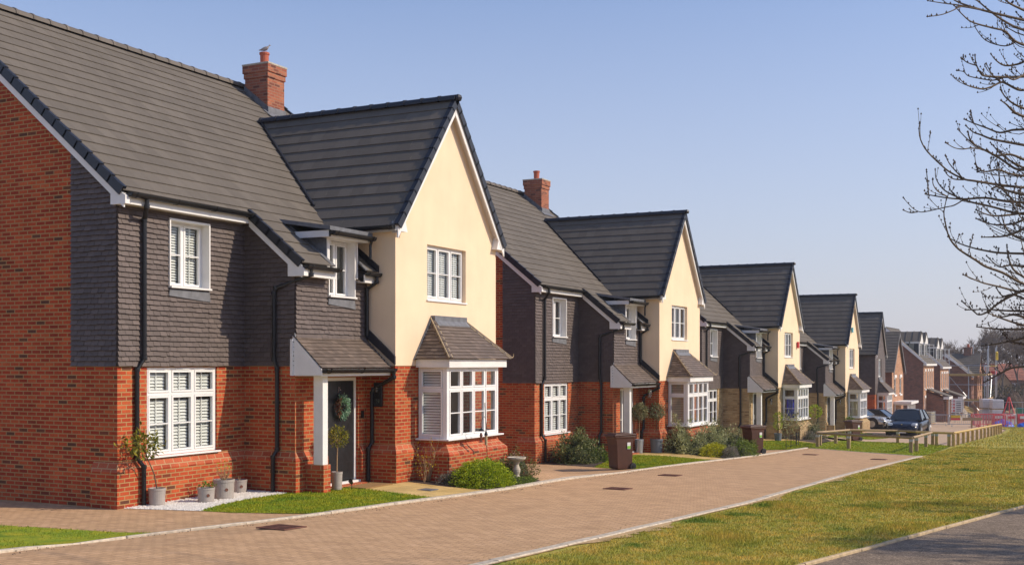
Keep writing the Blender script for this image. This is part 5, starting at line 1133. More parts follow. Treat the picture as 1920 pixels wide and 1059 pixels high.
def terrace(dx, dz, label):
    ORG = Vector((117.3, 14.5, 0)); root = empty('house', (117.3+dx, 14.5, -3.3+dz), 0, label, 'house'); B = lambda mb, nm, m, par=root, **kw: mb.build(nm, m, par, ORG, **kw)
    H = 5.9; yr, zr = 18.0, 9.2
    w = MB(); w.poly([(117.3,14.5,-.4),(117.3,14.5,H),(117.3,yr,zr),(117.3,21.5,H),(117.3,21.5,-.4)][::-1]); w.mark(); w.poly([(125.5,14.5,-.4),(125.5,14.5,H),(125.5,yr,zr),(125.5,21.5,H),(125.5,21.5,-.4)]); B(w, 'side_wall', M['brick_brown'])
    WS = [(118.1,3.3,118.8,5.0),(120.2,3.3,120.9,5.0),(121.9,3.3,122.6,5.0),(123.6,3.3,124.3,5.0)]
    w = MB(); wallF(w, 117.3, 125.5, 14.5, -.4, H, WS+[(118.0,.9,118.7,2.4)], .05); wallB(w, 117.3, 125.5, 21.5, -.4, H); B(w, 'wall', M['brick_orange'])
    for a, c, b, d in WS+[(118.0,.9,118.7,2.4)]: simple_window(root, ORG, a, 14.53, c, b-a, d-c)
    r = MB(); sl = (zr-H)/(yr-14.5); L = math.hypot(1, sl); hung(r, Vector((117.1,14.2,H-.15)), (1,0,0), Vector((0,1,sl)).normalized(), Vector((0,-sl,1)).normalized(), [(0,0,8.6,3.85*L)], .335, .34, .025, .002, 90)
    hung(r, Vector((125.7,21.8,H-.15)), (-1,0,0), Vector((0,-1,sl)).normalized(), Vector((0,sl,1)).normalized(), [(0,0,8.6,3.85*L)], .335, .34, .025, .002, 91); B(r, 'roof', M['roof'])
    bb = MB(); bb.prism([(117.05,14.2,H-.3),(117.05,yr,zr-.3+.02),(117.05,yr,zr+.1),(117.05,14.2,H-.05)], (.06,0,0)); B(bb, 'verge', M['white_paint']); q = MB(); q.box(117.2,125.6,14.2,14.5,H-.35,H-.12); B(q, 'fascia', M['white_paint'])
    for xc in (119.5, 123.2):
        q = MB(); q.box(xc-1.0,xc+1.0,15.1,18.2,H-.2,7.75); d_ = B(q, 'dormer', M['verge']); q = MB(); q.box(xc-1.15,xc+1.15,14.95,18.2,7.75,7.95); q.box(xc-1.05,xc-.85,15.04,15.1,6.3,7.75); q.box(xc+.85,xc+1.05,15.04,15.1,6.3,7.75); q.prism([(xc-1.1,14.93,7.95),(xc+1.1,14.93,7.95),(xc,14.93,8.75)], (0,.06,0)); B(q, 'dormer_trim', M['white_paint'], d_)
        q = MB(); q.prism([(xc-1.2,14.9,7.95),(xc,14.9,8.95),(xc+1.2,14.9,7.95),(xc,14.9,8.88)], (0,3.6,0))
        for i in range(6):
            for s in (-1, 1): q.prism([(xc+s*1.2,15.0+i*.65,7.96),(xc,15.0+i*.65,8.96),(xc,15.0+i*.65,9.02),(xc+s*1.2,15.0+i*.65,8.02)], (0,.05,0))
        B(q, 'dormer_roof', M['roof'], d_)
        window(d_, ORG, xc-.85, 15.09, 6.35, 1.7, 1.35, 2, (1.,)); 
        q = MB(); q.box(xc+.75,xc+.80,14.3,15.05,6.4,6.46); q.box(xc+.75,xc+.80,14.3,15.05,7.66,7.72); q.box(xc+.75,xc+.80,14.3,14.36,6.46,7.66); q.box(xc+.75,xc+.80,14.99,15.05,6.46,7.66); q.box(xc+.765,xc+.785,14.36,14.99,7.0,7.03); B(q, 'open_sash', M['white'], d_)
    q = MB(); q.prism([(119.6,14.5,-.3),(119.6,12.9,-.3),(119.6,12.9,2.35),(119.6,14.5,2.95)], (.25,0,0)); q.mark(); q.prism([(122.2,14.5,-.3),(122.2,12.9,-.3),(122.2,12.9,2.35),(122.2,14.5,2.95)], (.25,0,0)); pc = B(q, 'porch', M['brick_brown'])
    q = MB(); q.prism([(119.4,12.4,2.45),(119.4,14.5,3.2),(119.4,14.5,3.3),(119.4,12.4,2.55)], (3.3,0,0)); B(q, 'porch_roof', M['roof'], pc); q = MB(); q.box(119.4,122.7,12.38,12.43,2.25,2.5); q.box(119.38,119.42,12.43,12.9,2.25,2.5)
    B(q, 'porch_board', M['white_paint'], pc)
    for xx in (119.65, 121.0, 122.3): q = MB(); q.box(xx,xx+.16,12.5,12.66,0,2.3); B(q, 'porch_post', M['brick_orange'] if xx != 121.0 else M['white_paint'], pc)
    return root
terrace(0, 0, 'nearer of two unfinished brick terraced houses with dormer windows')
terrace(13.8, -.35, 'farther of two unfinished brick terraced houses with dormer windows')
def house_site():
    ORG = Vector((150, 12.9, 0)); root = empty('house', (150, 12.9, -4.1), 0, 'half built brick house wrapped in scaffolding with slate roof', 'house'); B = lambda mb, nm, m, par=root, **kw: mb.build(nm, m, par, ORG, **kw)
    w = MB(); w.poly([(150,13.0,0),(150,13.0,5.1),(150,16.0,7.6),(150,19,5.1),(150,19,0)][::-1]); wallF(w, 150, 153.6, 13.0, 0, 5.1, [(150.6,3.2,151.4,4.6),(150.6,.8,151.4,2.4)], .1); B(w, 'wall', M['brick_brown'])
    w = MB(); wallF(w, 153.6, 160.4, 12.6, 0, 5.1, [(154.6,3.2,155.6,4.6),(157.5,3.2,158.8,4.6),(154.6,.3,155.6,2.4),(157.5,.8,158.8,2.4)], .1); w.poly([(153.6,12.6,5.1),(160.4,12.6,5.1),(157,12.6,7.7)]); wallL(w, 153.6, 12.6, 13.0, 0, 5.1); w.poly([(160.4,12.6,0),(160.4,23,0),(160.4,23,5.1),(160.4,12.6,5.1)]); wallB(w, 150, 160.4, 23, 0, 5.1); B(w, 'front_wall', M['brick_orange'])
    r = MB(); sl = .83; L = math.hypot(1, sl); hung(r, Vector((149.8,12.7,5.0)), (1,0,0), Vector((0,1,sl)).normalized(), Vector((0,-sl,1)).normalized(), [(0,0,5.6,3.3*L)], .4, .4, .03, .003, 95); B(r, 'roof', M['roof'])
    r = MB(); sl = .76; L = math.hypot(1, sl)
    for s in (1, -1): hung(r, Vector((157-s*3.7, 23 if s == 1 else 12.4, 5.0)), Vector((0,-1,0))*s, Vector((s,0,sl)).normalized(), Vector((-sl*s,0,1)).normalized(), [(0,0,10.6,3.7*L)], .4, .4, .03, .003, 96+s)
    B(r, 'gable_roof', M['roof']); bb = MB(); bb.prism([(149.75,12.7,4.75),(149.75,16.0,7.5),(149.75,16.0,7.85),(149.75,12.7,5.1)], (.06,0,0)); B(bb, 'bargeboard', M['white_paint'])
    q = MB(); q.box(156.6,157.6,13.6,14.5,7.2,8.5); q.box(156.5,157.7,13.5,14.6,8.5,8.65); ch = B(q, 'chimney', M['brick_brown']); q = MB(); q.lathe([(.17,0),(.15,.35),(.19,.36),(.19,.42)], (157.1,14.0,8.65), 12); B(q, 'chimney_pot', M['terracotta'], ch)
house_site()
sc_ = empty('scaffolding', (148.6, 11.4, -4.1), 0, 'metal scaffolding with timber boards round the half built house', 'scaffolding'); SO = (148.6, 11.4, 0)
for i, (x, y, h_) in enumerate([(148.6,11.4,6.4),(148.6,13.2,6.2),(148.6,15.4,8.4),(148.6,17.6,8.6),(151.2,11.4,6.4),(153.8,11.4,8.0),(155.6,11.6,8.4),(157.4,11.6,9.0),(159.6,11.8,9.0),(159.6,13.6,9.0),(157.4,10.8,8.6),(159.6,10.8,8.8)]):
    q = MB(); q.tube([(x,y,0),(x,y,h_)], .055, 6); q.build('standard', M['galv'], sc_, SO)
for z in (1.9, 3.9, 5.0, 6.2):
    q = MB(); q.tube([(148.3,11.4,z),(160,11.4,z)], .045, 5); q.build('ledger', M['galv'], sc_, SO); q = MB(); q.tube([(148.6,11.0,z+.1),(148.6,18.0,z+.1)], .045, 5); q.build('ledger', M['galv'], sc_, SO)
for z, yw in ((2.0, 1), (5.05, 1)):
    q = MB(); q.box(148.4,160,11.3,12.3,z,z+.06); q.box(148.4,160,11.25,11.29,z+.06,z+.28); q.build('boards', M['wood'], sc_, SO); q = MB(); q.box(148.4,149.4,12.3,18,z,z+.06); q.box(148.35,148.39,11.3,18,z+.06,z+.28); q.build('boards', M['woodnew'], sc_, SO)
for a_, b_ in (((148.6,11.3,0),(148.6,15.4,5)),((148.6,17.6,8.6),(148.6,13.0,5.4)),((155.6,11.4,0),(159.6,11.4,5)),((159.6,10.8,0),(157.4,10.8,4))): q = MB(); q.tube([a_, b_], .045, 5); q.build('brace', M['galv'], sc_, SO)
YM = plain('painted_yellow', (.7, .5, .03), .5)
q = MB(); q.tube([(157.2,10.7,7.0),(157.2,10.7,8.0),(159.4,10.7,8.0),(159.4,10.7,7.0)], .09, 6); q.box(157.0,159.8,10.8,11.6,6.2,6.3); q.build('loading_gate', YM, sc_, SO)
q = MB(); q.box(158.2,159.4,10.8,11.4,5.2,5.6); q.build('guard_net', plain('net_red', (.5, .05, .05), .8), sc_, SO)
# distant houses right of the site
def far_house(loc, rz, w_, d_, eave, ridge, wm, rm, label, gable_front=False):
    root = empty('house', loc, rz, label, 'house'); q = MB(); q.box(0,w_,0,d_,-.5,eave); q.prism([(0,0,eave),(0,d_,eave),(0,d_/2,ridge-.1)], (w_,0,0)); q.build('wall', wm, root)
    r = MB(); sl = (ridge-eave)/(d_/2); L = math.hypot(1, sl)
    hung(r, (-.2,-.25,eave-.25*sl), (1,0,0), Vector((0,1,sl)).normalized(), Vector((0,-sl,1)).normalized(), [(0,0,w_+.4,(d_/2+.25)*L)], .4, .45, .03, .01, 5); r.build('roof', rm, root)
    r = MB(); hung(r, (w_+.2,d_+.25,eave-.25*sl), (-1,0,0), Vector((0,-1,sl)).normalized(), Vector((0,sl,1)).normalized(), [(0,0,w_+.4,(d_/2+.25)*L)], .4, .45, .03, .01, 6); r.build('roof', rm, root)
    for i in range(3): window(root, (0,0,0), w_*(.12+.3*i), .0-.02, eave-1.9, 1.1, 1.2, 2, (1.,), room=False)
    return root
M['roof_red'] = tilemat('red_roof_tile', (.30, .12, .08), .2, .8); M['wall_orange'] = brickmat('far_orange_brick', [(0, (.50, .28, .12)), (1, (.66, .42, .22))], (.5, .4, .25))
far_house((201, 17.6, -4.6), math.radians(-62), 9.5, 7, 4.5, 7.0, M['brick_brown'], M['roof_red'], 'distant house with red tiled roof behind the bare trees')
far_house((196.8, 11.0, -4.6), math.radians(28), 7, 3.0, 3.6, 5.6, M['wall_orange'], M['roof_red'], 'distant sunlit orange brick gable end behind the bare trees')
# ---------------------------------------------------------------- cars
def car(x, y, rz, L, Wd, H, paint, label, name='parked_car', suv=False):
    z = gz(x, y)+.01; root = empty(name, (x, y, z), rz, label, 'car', 'cars parked outside the far houses')     # local +X is forward
    hw = Wd/2; g0 = .22 if suv else .18; belt = H*(.64 if suv else .60)
    st = [(-L/2, .45*H, .55*H, .80),(-L/2+.10, g0+.10, belt*.98, .90),(-L*.36, g0, belt*1.03, .98),(-L*.1, g0, belt*1.02, 1.0),(L*.12, g0, belt*.99, 1.0),(L*.20, g0, belt*.97, .99),(L*.36, g0, belt*.90, .97),(L*.45, g0+.02, belt*.80, .89),(L/2-.07, g0+.06, belt*.67, .76),(L/2, g0+.14, belt*.54, .60)]
    q = MB(); k = 14
    for sx, zb, zt, f in st:
        w_ = hw*f; zm = (zb+zt)/2
        for i in range(k):
            a = 2*math.pi*i/k; c, s_ = math.cos(a), math.sin(a); e = .5
            q.v.append((sx, w_*math.copysign(abs(c)**e, c)*(1-.06*max(0, s_)), zm+(zt-zb)/2*math.copysign(abs(s_)**e, s_)))
    for i in range(len(st)-1):
        for j in range(k): q.face((i*k+j, i*k+(j+1)%k, (i+1)*k+(j+1)%k, (i+1)*k+j))
    q.face(tuple(range(k-1, -1, -1))); q.face(tuple((len(st)-1)*k+j for j in range(k))); body = q.build('body', paint, root, smooth=True, sub=2)
    # greenhouse
    x0, x1, x2, x3 = -L*.44, -L*.33, L*.03, L*.21; zt = H-.03; bw, tw_ = hw*.93, hw*.66; b = belt*.97
    if suv: x0, x1 = -L*.46, -L*.36
    lo = [(x3,bw),(x0,bw)]; hi = [(x2,tw_),(x1,tw_)]
    A = [(x3,-bw,b),(x3,bw,b),(x0,bw*.95,b),(x0,-bw*.95,b),(x2,-tw_,zt),(x2,tw_,zt),(x1,tw_,zt-.04),(x1,-tw_,zt-.04)]
    for nm, f in (('windscreen',(0,1,5,4)),('rear_window',(2,3,7,6)),('side_window',(1,2,6,5)),('side_window',(3,0,4,7))): q = MB(); q.poly([A[i] for i in f]); q.build(nm, M['carglass'], root)
    q = MB(); n_ = 10; R_ = []
    for i in range(n_+1):
        t = i/n_; xx = x2+(x1-x2)*t; zz = zt-.04*t+.035*math.sin(math.pi*min(1, t+.1)); R_.append([(xx, -tw_-.01, zz-.02), (xx, -tw_*.6, zz+.015), (xx, 0, zz+.025), (xx, tw_*.6, zz+.015), (xx, tw_+.01, zz-.02)])
    for i in range(n_):
        for j in range(4): q.poly([R_[i][j], R_[i+1][j], R_[i+1][j+1], R_[i][j+1]])
    q.build('roof', paint, root, smooth=True); q = MB()
    for i, j in ((0,4),(1,5),(2,6),(3,7)): q.tube([A[i], Vector(A[j])+Vector((0,0,.005))], .035, 6)
    for s in (-1, 1): q.tube([((x0+x3)/2-.05, s*bw, b), ((x1+x2)/2-.02, s*tw_, zt)], .03, 6); 
    q.build('pillar', paint, root)
    q = MB(); q.box(-L*.44, L*.46, -hw*.86, hw*.86, g0-.06, g0+.12); q.build('underbody', M['rubber'], root, bevel=.03)
    wr_ = .36 if suv else .32
    for sx in (-L*.30, L*.31):
        for s in (-1, 1):
            q = MB(); q.tube([(sx, s*(hw-.26), wr_), (sx, s*(hw+.005), wr_)], wr_, 24); w_ = q.build('wheel', M['rubber'], root, bevel=.02); q = MB(); q.tube([(sx, s*(hw), wr_), (sx, s*(hw+.014), wr_)], wr_*.66, 16); q.build('rim', M['galv'], w_)
            q = MB(); q.tube([(sx, s*(hw*.8), wr_+.04), (sx, s*(hw*.985), wr_+.04)], wr_+.07, 24); q.build('wheel_arch', M['rubber'], root)
    for s in (-1, 1):
        q = MB(); q.obox((L*.445, s*hw*.70, belt*.76), (.10,-.04*s,-.015), (.02*s,hw*.14,0), (-.03,0,.07)); q.build('headlight', M['headlight'], root, bevel=.03)
        q = MB(); q.obox((L*.478, s*hw*.62, g0+.22), (.05,0,0), (0,hw*.24,0), (0,0,.11)); q.build('air_intake', M['rubber'], root, bevel=.02)
        q = MB(); q.obox((L*.15, s*(hw+.07), belt*1.03), (.06,0,0), (0,.09,0), (0,0,.06)); q.build('mirror', M['black'], root, bevel=.02)
    q = MB(); q.obox((L*.49, 0, g0+.20), (.03,0,0), (0,hw*.40,0), (0,0,.12)); q.build('grille', M['rubber'], root, bevel=.01)
    q = MB(); q.obox((L*.505, 0, g0+.12), (.008,0,0), (0,.26,0), (0,0,.055)); q.build('number_plate', M['white_paint'], root)
    q = MB(); q.lathe([(.035,0),(.04,.01),(.02,.015)], (L*.47,0,belt*.76), 10); q.build('badge', YM, root); return root
m_, n_2, l_, b_2 = mat('car_glass'); b_2.inputs['Base Color'].default_value = (.015, .02, .025, 1); b_2.inputs['Roughness'].default_value = .04; b_2.inputs['Specular IOR Level'].default_value = .8; M['carglass'] = m_
def paintmat(nm, c, me=.5):
    m, n, l, b = mat(nm); b.inputs['Base Color'].default_value = (*c, 1); b.inputs['Metallic'].default_value = me; b.inputs['Roughness'].default_value = .25; b.inputs['Coat Weight'].default_value = .15; return m
M['headlight'] = paintmat('headlight', (.55, .58, .6), .2)
car(71.9, 9.75, math.radians(178), 4.7, 1.97, 1.58, paintmat('paint_navy', (.006, .008, .02), .1), 'dark navy sport utility car facing the viewer behind the rail fence', suv=True)
car(78.6, 14.0, math.radians(-100), 4.5, 1.78, 1.45, paintmat('paint_silver', (.45, .45, .44), .5), 'silver car whose front shows left of the dark car')
car(81.4, 12.9, math.radians(-97), 4.5, 1.8, 1.45, paintmat('paint_blue', (.015, .03, .07), .2), 'blue grey car between the silver and the dark car')
BR = [([(10.199,0.485,5.328),(10.06,0.784,5.412),(9.987,0.952,5.476),(9.959,1.031,5.528)],1),([(10.574,0.503,5.348),(10.552,0.592,5.39),(10.509,0.723,5.486),(10.477,0.834,5.592),(10.474,0.884,5.64)],1),([(11.302,0.537,5.406),(11.195,0.611,5.427),(11.089,0.684,5.495),(10.972,0.777,5.506),(10.829,0.923,5.534),(10.728,0.984,5.567),(10.62,1.061,5.646)],1),([(11.199,0.602,5.417),(11.237,0.653,5.404),(11.263,0.726,5.415),(11.26,0.855,5.479),(11.281,0.939,5.603),(11.331,0.966,5.683)],0),([(10.06,0.784,5.412),(9.924,0.934,5.426),(9.84,0.983,5.384),(9.739,1.065,5.329),(9.631,1.161,5.296)],0),([(10.459,0.87,5.556),(10.367,1.035,5.581),(10.322,1.107,5.588),(10.251,1.232,5.608)],0),([(11.902,0.566,5.401),(11.867,0.624,5.374),(11.809,0.728,5.36),(11.767,0.8,5.407),(11.739,0.845,5.467)],1),([(11.34,0.539,5.13),(11.187,0.712,5.111),(11.057,0.84,5.106),(10.975,0.873,5.115),(10.893,0.906,5.186),(10.826,0.909,5.245)],1),([(10.893,0.906,5.171),(10.99,0.985,5.227),(11.102,1.036,5.293)],0),([(11.187,0.712,5.101),(11.192,0.792,5.092),(11.187,0.89,5.117),(11.18,0.993,5.151),(11.203,1.036,5.2),(11.217,1.097,5.22)],0),([(11.432,0.543,5.03),(11.351,0.597,5.023),(11.248,0.693,5.069),(11.175,0.729,5.062),(11.093,0.785,5.017),(11.002,0.858,4.981),(10.911,0.93,4.984),(10.829,0.984,4.996),(10.752,1.03,5.036)],1),([(11.175,0.729,5.067),(11.178,0.791,5.137),(11.184,0.845,5.246)],0),([(10.379,0.493,4.579),(10.215,0.557,4.589),(10.06,0.604,4.624),(9.911,0.638,4.631)],1),([(11.984,0.57,4.971),(11.931,0.66,5.016),(11.887,0.733,5.085),(11.865,0.76,5.14)],1),([(11.567,0.55,4.694),(11.587,0.65,4.702),(11.604,0.757,4.69),(11.62,0.864,4.743),(11.627,0.991,4.806),(11.656,1.074,4.855)],1),([(11.627,0.991,4.816),(11.769,1.022,4.923),(11.917,1.04,4.984)],0),([(10.645,0.506,4.389),(10.626,0.655,4.428),(10.629,0.761,4.461),(10.642,0.847,4.507),(10.666,0.909,4.54),(10.691,0.972,4.606)],1),([(10.787,0.513,4.2),(10.817,0.59,4.226),(10.828,0.706,4.323),(10.828,0.844,4.414),(10.868,0.904,4.454),(10.905,0.969,4.517),(10.928,1.06,4.625)],1),([(10.819,0.861,4.418),(10.693,0.933,4.408),(10.575,0.987,4.384),(10.456,1.044,4.382),(10.337,1.1,4.408)],0),([(10.868,0.904,4.454),(10.745,0.937,4.487),(10.634,0.949,4.538)],0),([(12.269,0.583,4.446),(12.2,0.685,4.503),(12.137,0.772,4.568),(12.068,0.873,4.685)],1),([(11.305,0.537,4.12),(11.239,0.631,4.129),(11.171,0.728,4.139),(11.094,0.843,4.156),(11.027,0.94,4.172),(10.97,1.015,4.184),(10.899,1.12,4.241),(10.846,1.186,4.298),(10.771,1.298,4.419),(10.727,1.349,4.518),(10.702,1.362,4.612),(10.688,1.353,4.667)],1),([(10.97,1.015,4.184),(10.909,1.072,4.246),(10.851,1.124,4.315),(10.805,1.152,4.379)],0),([(10.97,1.015,4.179),(10.954,1.094,4.187),(10.952,1.145,4.224),(10.96,1.177,4.271)],0),([(11.184,0.532,3.97),(11.162,0.688,3.991),(11.138,0.846,4.027),(11.123,0.988,4.025),(11.137,1.071,4.032),(11.141,1.177,4.049),(11.128,1.314,4.081),(11.159,1.364,4.098)],1),([(11.119,1.331,4.086),(11.266,1.358,4.231),(11.412,1.385,4.36)],0),([(11.958,0.568,3.958),(11.967,0.672,3.984),(11.941,0.845,4.043),(11.916,1.015,4.092),(11.932,1.104,4.128),(11.921,1.247,4.206),(11.947,1.316,4.274),(11.983,1.365,4.365),(12.038,1.378,4.459)],1),([(11.146,1.168,4.059),(11.017,1.236,4.095),(10.908,1.265,4.14),(10.816,1.259,4.18)],0),([(11.926,1.115,4.122),(11.961,1.194,4.083),(11.989,1.286,4.071),(11.971,1.468,4.037),(12.01,1.539,4.051),(12.051,1.605,4.103),(12.083,1.688,4.204)],0),([(12.01,1.539,4.046),(12.001,1.608,4.039),(11.993,1.675,4.068)],0),([(11.553,0.549,3.923),(11.394,0.702,3.89),(11.257,0.815,3.88),(11.12,0.925,3.919)],1),([(11.888,0.565,3.903),(11.863,0.647,3.864),(11.817,0.771,3.851),(11.78,0.876,3.868),(11.745,0.977,3.915)],1),([(10.332,0.491,3.187),(10.253,0.559,3.224),(10.165,0.647,3.278),(10.061,0.764,3.323),(9.983,0.831,3.371),(9.895,0.915,3.428),(9.826,0.965,3.471),(9.758,1.011,3.544),(9.703,1.033,3.646),(9.655,1.04,3.735),(9.622,1.016,3.839)],1),([(11.951,0.568,3.582),(11.937,0.778,3.597),(11.962,0.909,3.626),(11.996,1.022,3.66),(12.02,1.156,3.715),(12.057,1.263,3.787)],1),([(9.773,0.465,3.585),(9.814,0.551,3.552),(9.852,0.642,3.54),(9.868,0.777,3.544)],1),([(10.69,0.508,3.15),(10.587,0.557,3.146),(10.445,0.681,3.178),(10.297,0.819,3.213),(10.156,0.944,3.27)],1),([(10.358,0.492,3.143),(10.346,0.601,3.09),(10.341,0.695,3.031),(10.347,0.769,2.969),(10.356,0.837,2.944),(10.375,0.884,2.977),(10.372,0.974,3.06)],1),([(12.005,0.571,3.036),(11.798,0.727,3.036),(11.602,0.863,3.041),(11.385,1.039,3.031)],1),([(11.27,0.536,2.876),(11.099,0.623,2.903),(10.926,0.712,2.936),(10.754,0.8,2.974)],1),([(11.566,0.55,2.851),(11.44,0.705,2.849),(11.343,0.803,2.853),(11.234,0.926,2.868)],1),([(12.028,0.572,2.781),(12.108,0.68,2.754),(12.173,0.818,2.729),(12.234,0.964,2.704)],1),([(10.96,0.521,2.507),(11.043,0.633,2.493),(11.124,0.747,2.43),(11.205,0.865,2.361)],1),([(10.403,0.494,5.466),(10.199,0.585,5.475),(10.016,0.633,5.482)],1),([(11.228,0.534,5.124),(11.015,0.61,5.038),(10.813,0.662,5.041)],1),([(10.083,0.479,4.173),(10.01,0.574,4.212),(9.932,0.675,4.199),(9.873,0.742,4.242)],1),([(11.259,0.535,4.219),(11.125,0.646,4.227),(11.001,0.739,4.254),(10.874,0.839,4.223),(10.764,0.904,4.277)],1),([(9.642,0.458,3.834),(9.687,0.574,3.877),(9.745,0.663,3.924),(9.829,0.7,3.917)],1),([(10.415,0.495,3.561),(10.495,0.589,3.618),(10.594,0.649,3.699),(10.704,0.685,3.805)],1),([(12.073,0.574,3.466),(11.977,0.696,3.479),(11.898,0.785,3.461),(11.811,0.888,3.56)],1),([(10.832,0.515,3.279),(10.795,0.598,3.348),(10.78,0.639,3.464),(10.781,0.648,3.557)],1),([(11.354,0.54,3.121),(11.332,0.636,3.161),(11.318,0.716,3.148),(11.318,0.769,3.222)],1),([(11.113,0.528,2.943),(11.103,0.615,2.968),(11.093,0.701,2.95),(11.086,0.78,2.96)],1),([(12.198,0.58,2.722),(12.149,0.682,2.748),(12.109,0.766,2.826)],1)]
# ---------------------------------------------------------------- building site things
def onp(x, y, z=0): return (x, y, gz(x, y)+z)
def ibc(x, y):
    r = empty('liquid_tank', onp(x, y, .0), math.radians(-12), 'cream plastic tank in a metal cage beside the terraced house', 'tank')
    q = MB(); q.box(-.56,.56,-.46,.46,.16,1.1); q.build('tank', plain('tank_plastic', (.62, .55, .36), .5, var=.1), r, bevel=.05); q = MB()
    for i in range(8): xx = -.58+i*1.16/7; q.box(xx-.012,xx+.012,-.50,-.48,.12,1.14); 
    for i in range(6): yy = -.48+i*.96/5; q.box(-.60,-.58,yy-.012,yy+.012,.12,1.14); q.box(.58,.6,yy-.012,yy+.012,.12,1.14)
    for zz in (.14,.38,.62,.86,1.12): q.box(-.60,.60,-.512,-.502,zz-.012,zz+.012); q.box(-.612,-.602,-.5,.5,zz-.012,zz+.012)
    q.build('cage', M['galv'], r); q = MB(); q.box(-.6,.6,-.5,.5,.0,.12); q.build('pallet', M['wood'], r)
ibc(109.8, 13.2)
RB = plain('barrier_red', (.62, .05, .07), .45, var=.1); PB = plain('barrier_pink', (.66, .22, .25), .5, var=.1)
def barrier(x, y, rz, m, label, L=2.2, H=1.05, n=14, group=None):
    r = empty('crowd_barrier', onp(x, y), rz, label, 'barrier', group); q = MB(); c = .16
    q.tube([(0,0,.18),(0,0,H-c),(.05,0,H-.05),(c,0,H),(L-c,0,H),(L-.05,0,H-.05),(L,0,H-c),(L,0,.18)], .03, 6); q.tube([(0,0,.2),(L,0,.2)], .025, 6); q.build('frame', m, r); q = MB()
    for i in range(1, n): q.tube([(L*i/n,0,.2),(L*i/n,0,H)], .013, 4)
    q.build('bars', PB if m is RB else m, r); q = MB()
    for xx in (.3, L-.3): q.box(xx-.03,xx+.03,-.3,.3,0,.03); q.box(xx-.02,xx+.02,-.02,.02,.03,.2)
    q.build('feet', m, r); return r
for x, y, a, m, lb in ((105.0,13.05,-78,M['galv'],'grey metal crowd barrier nearest the tank'),(104.9,10.95,-70,M['galv'],'grey metal crowd barrier with yellow sign')):
    barrier(x, y, math.radians(a), m, lb, group='metal crowd barriers on the road')
sg = empty('warning_sign', onp(104.6, 10.7, .55), math.radians(-70), 'small yellow and red site warning sign on the grey barrier', 'sign'); q = MB(); q.box(-.0,.75,-.07,-.05,.2,.42); q.build('yellow_panel', YM, sg); q = MB(); q.box(0,.75,-.07,-.05,0,.19); q.build('red_panel', RB, sg)
for i, (x, y, a, m) in enumerate(((105.4,9.0,-62,RB),(105.7,8.95,-64,PB),(106.0,8.9,-66,RB),(106.4,8.75,-66,PB),(106.8,8.55,-66,RB),(107.2,8.3,-68,PB),(104.7,9.1,-160,RB))):
    barrier(x, y, math.radians(a), m, ['foremost red crowd barrier of the nested stack','second red crowd barrier, pinkish, in the nested stack','third crowd barrier in the red nested stack','fourth crowd barrier, pinkish, in the nested stack','fifth crowd barrier in the red nested stack','rearmost pinkish crowd barrier of the nested stack','red crowd barrier turned end on at the left of the stack'][i], 2.6, 1.1, 11, 'red crowd barriers stacked at the end of the road')
# water filled barriers to the right, blue sheet, brown bollard sign
for i in range(9):
    x, y = 118+i*.45, 8.3-i*1.05; r = empty('road_barrier', onp(x, y), math.radians(-68), ['red','white'][i%2]+' plastic road barrier, '+['first','second','third','fourth','fifth','sixth','seventh','eighth','ninth'][i]+' from the left in the row', 'barrier', 'plastic road barriers right of the site')
    q = MB(); q.prism([(0,-.22,0),(0,.22,0),(0,.08,1.0),(0,-.08,1.0)], (1.0,0,0)); q.build('shell', RB if i % 2 == 0 else plain('barrier_white', (.7,.62,.58), .6), r, bevel=.03); q = MB(); q.box(.15,.85,-.20,-.14,.55,.8); q.build('panel', M['white_paint'] if i % 2 == 0 else RB, r)
def tarp(name, x, y, rx, ry, h, m, label, seed, n=26):
    rnd = np.random.default_rng(seed); u = np.linspace(-1, 1, n); A, Bq = np.meshgrid(u, u, indexing='ij'); d = np.clip(1-(np.abs(A)**2.5+np.abs(Bq)**2.5), 0, 1)**.5
    z = h*d*(1+.3*np.sin(A*5+seed)*np.cos(Bq*4))+rnd.normal(0, h*.07, A.shape)*(d > 0); V = np.stack([A*rx, Bq*ry, np.maximum(z, 0)+.01], -1).reshape(-1, 3); ii = np.arange(n*n).reshape(n, n)
    F_ = np.stack([ii[:-1,:-1].ravel(), ii[1:,:-1].ravel(), ii[1:,1:].ravel(), ii[:-1,1:].ravel()], 1); o = fastmesh(name, V, F_, m, None, onp(x, y)); return o
BL = plain('sheet_blue', (.01, .10, .55), .4, var=.2)
tag(tarp('tarpaulin', 109.2, 6.9, 1.5, .9, .5, BL, '', 1), 'bright blue tarpaulin heap beside the red barriers', 'tarpaulin'); tag(tarp('tarpaulin', 109.6, 5.1, .9, .7, .35, BL, '', 2), 'smaller blue sheet at the right edge by the grass', 'tarpaulin')
tag(tarp('earth_mound', 143, 8.0, 4.2, 2.2, 2.6, M['soil'], '', 5, 40), 'brown earth mound beside the wrapped pallets', 'mound'); tag(tarp('earth_mound', 131, 7.3, 2.0, 1.2, 1.1, M['site_ground'], '', 6, 30), 'low pale sandy mound behind the plastic barriers', 'mound'); tag(tarp('rubble_heap', 137, 13.3, 4.5, 1.3, 1.2, plain('rubble', (.30,.25,.2), .95, var=.6, nscale=2.5, bump=1, bscale=8), '', 7, 46), 'grey brown rubble heap before the scaffolded house', 'rubble')
tag(tarp('sand_bag', 103.9, 12.6, .8, .35, .3, M['white_paint'], '', 8, 16), 'white bulk bag lying flat by the tank', 'bag')
WR = plain('wrap_white', (.66, .64, .66), .35, var=.12, nscale=1.5, bump=.4, bscale=6)
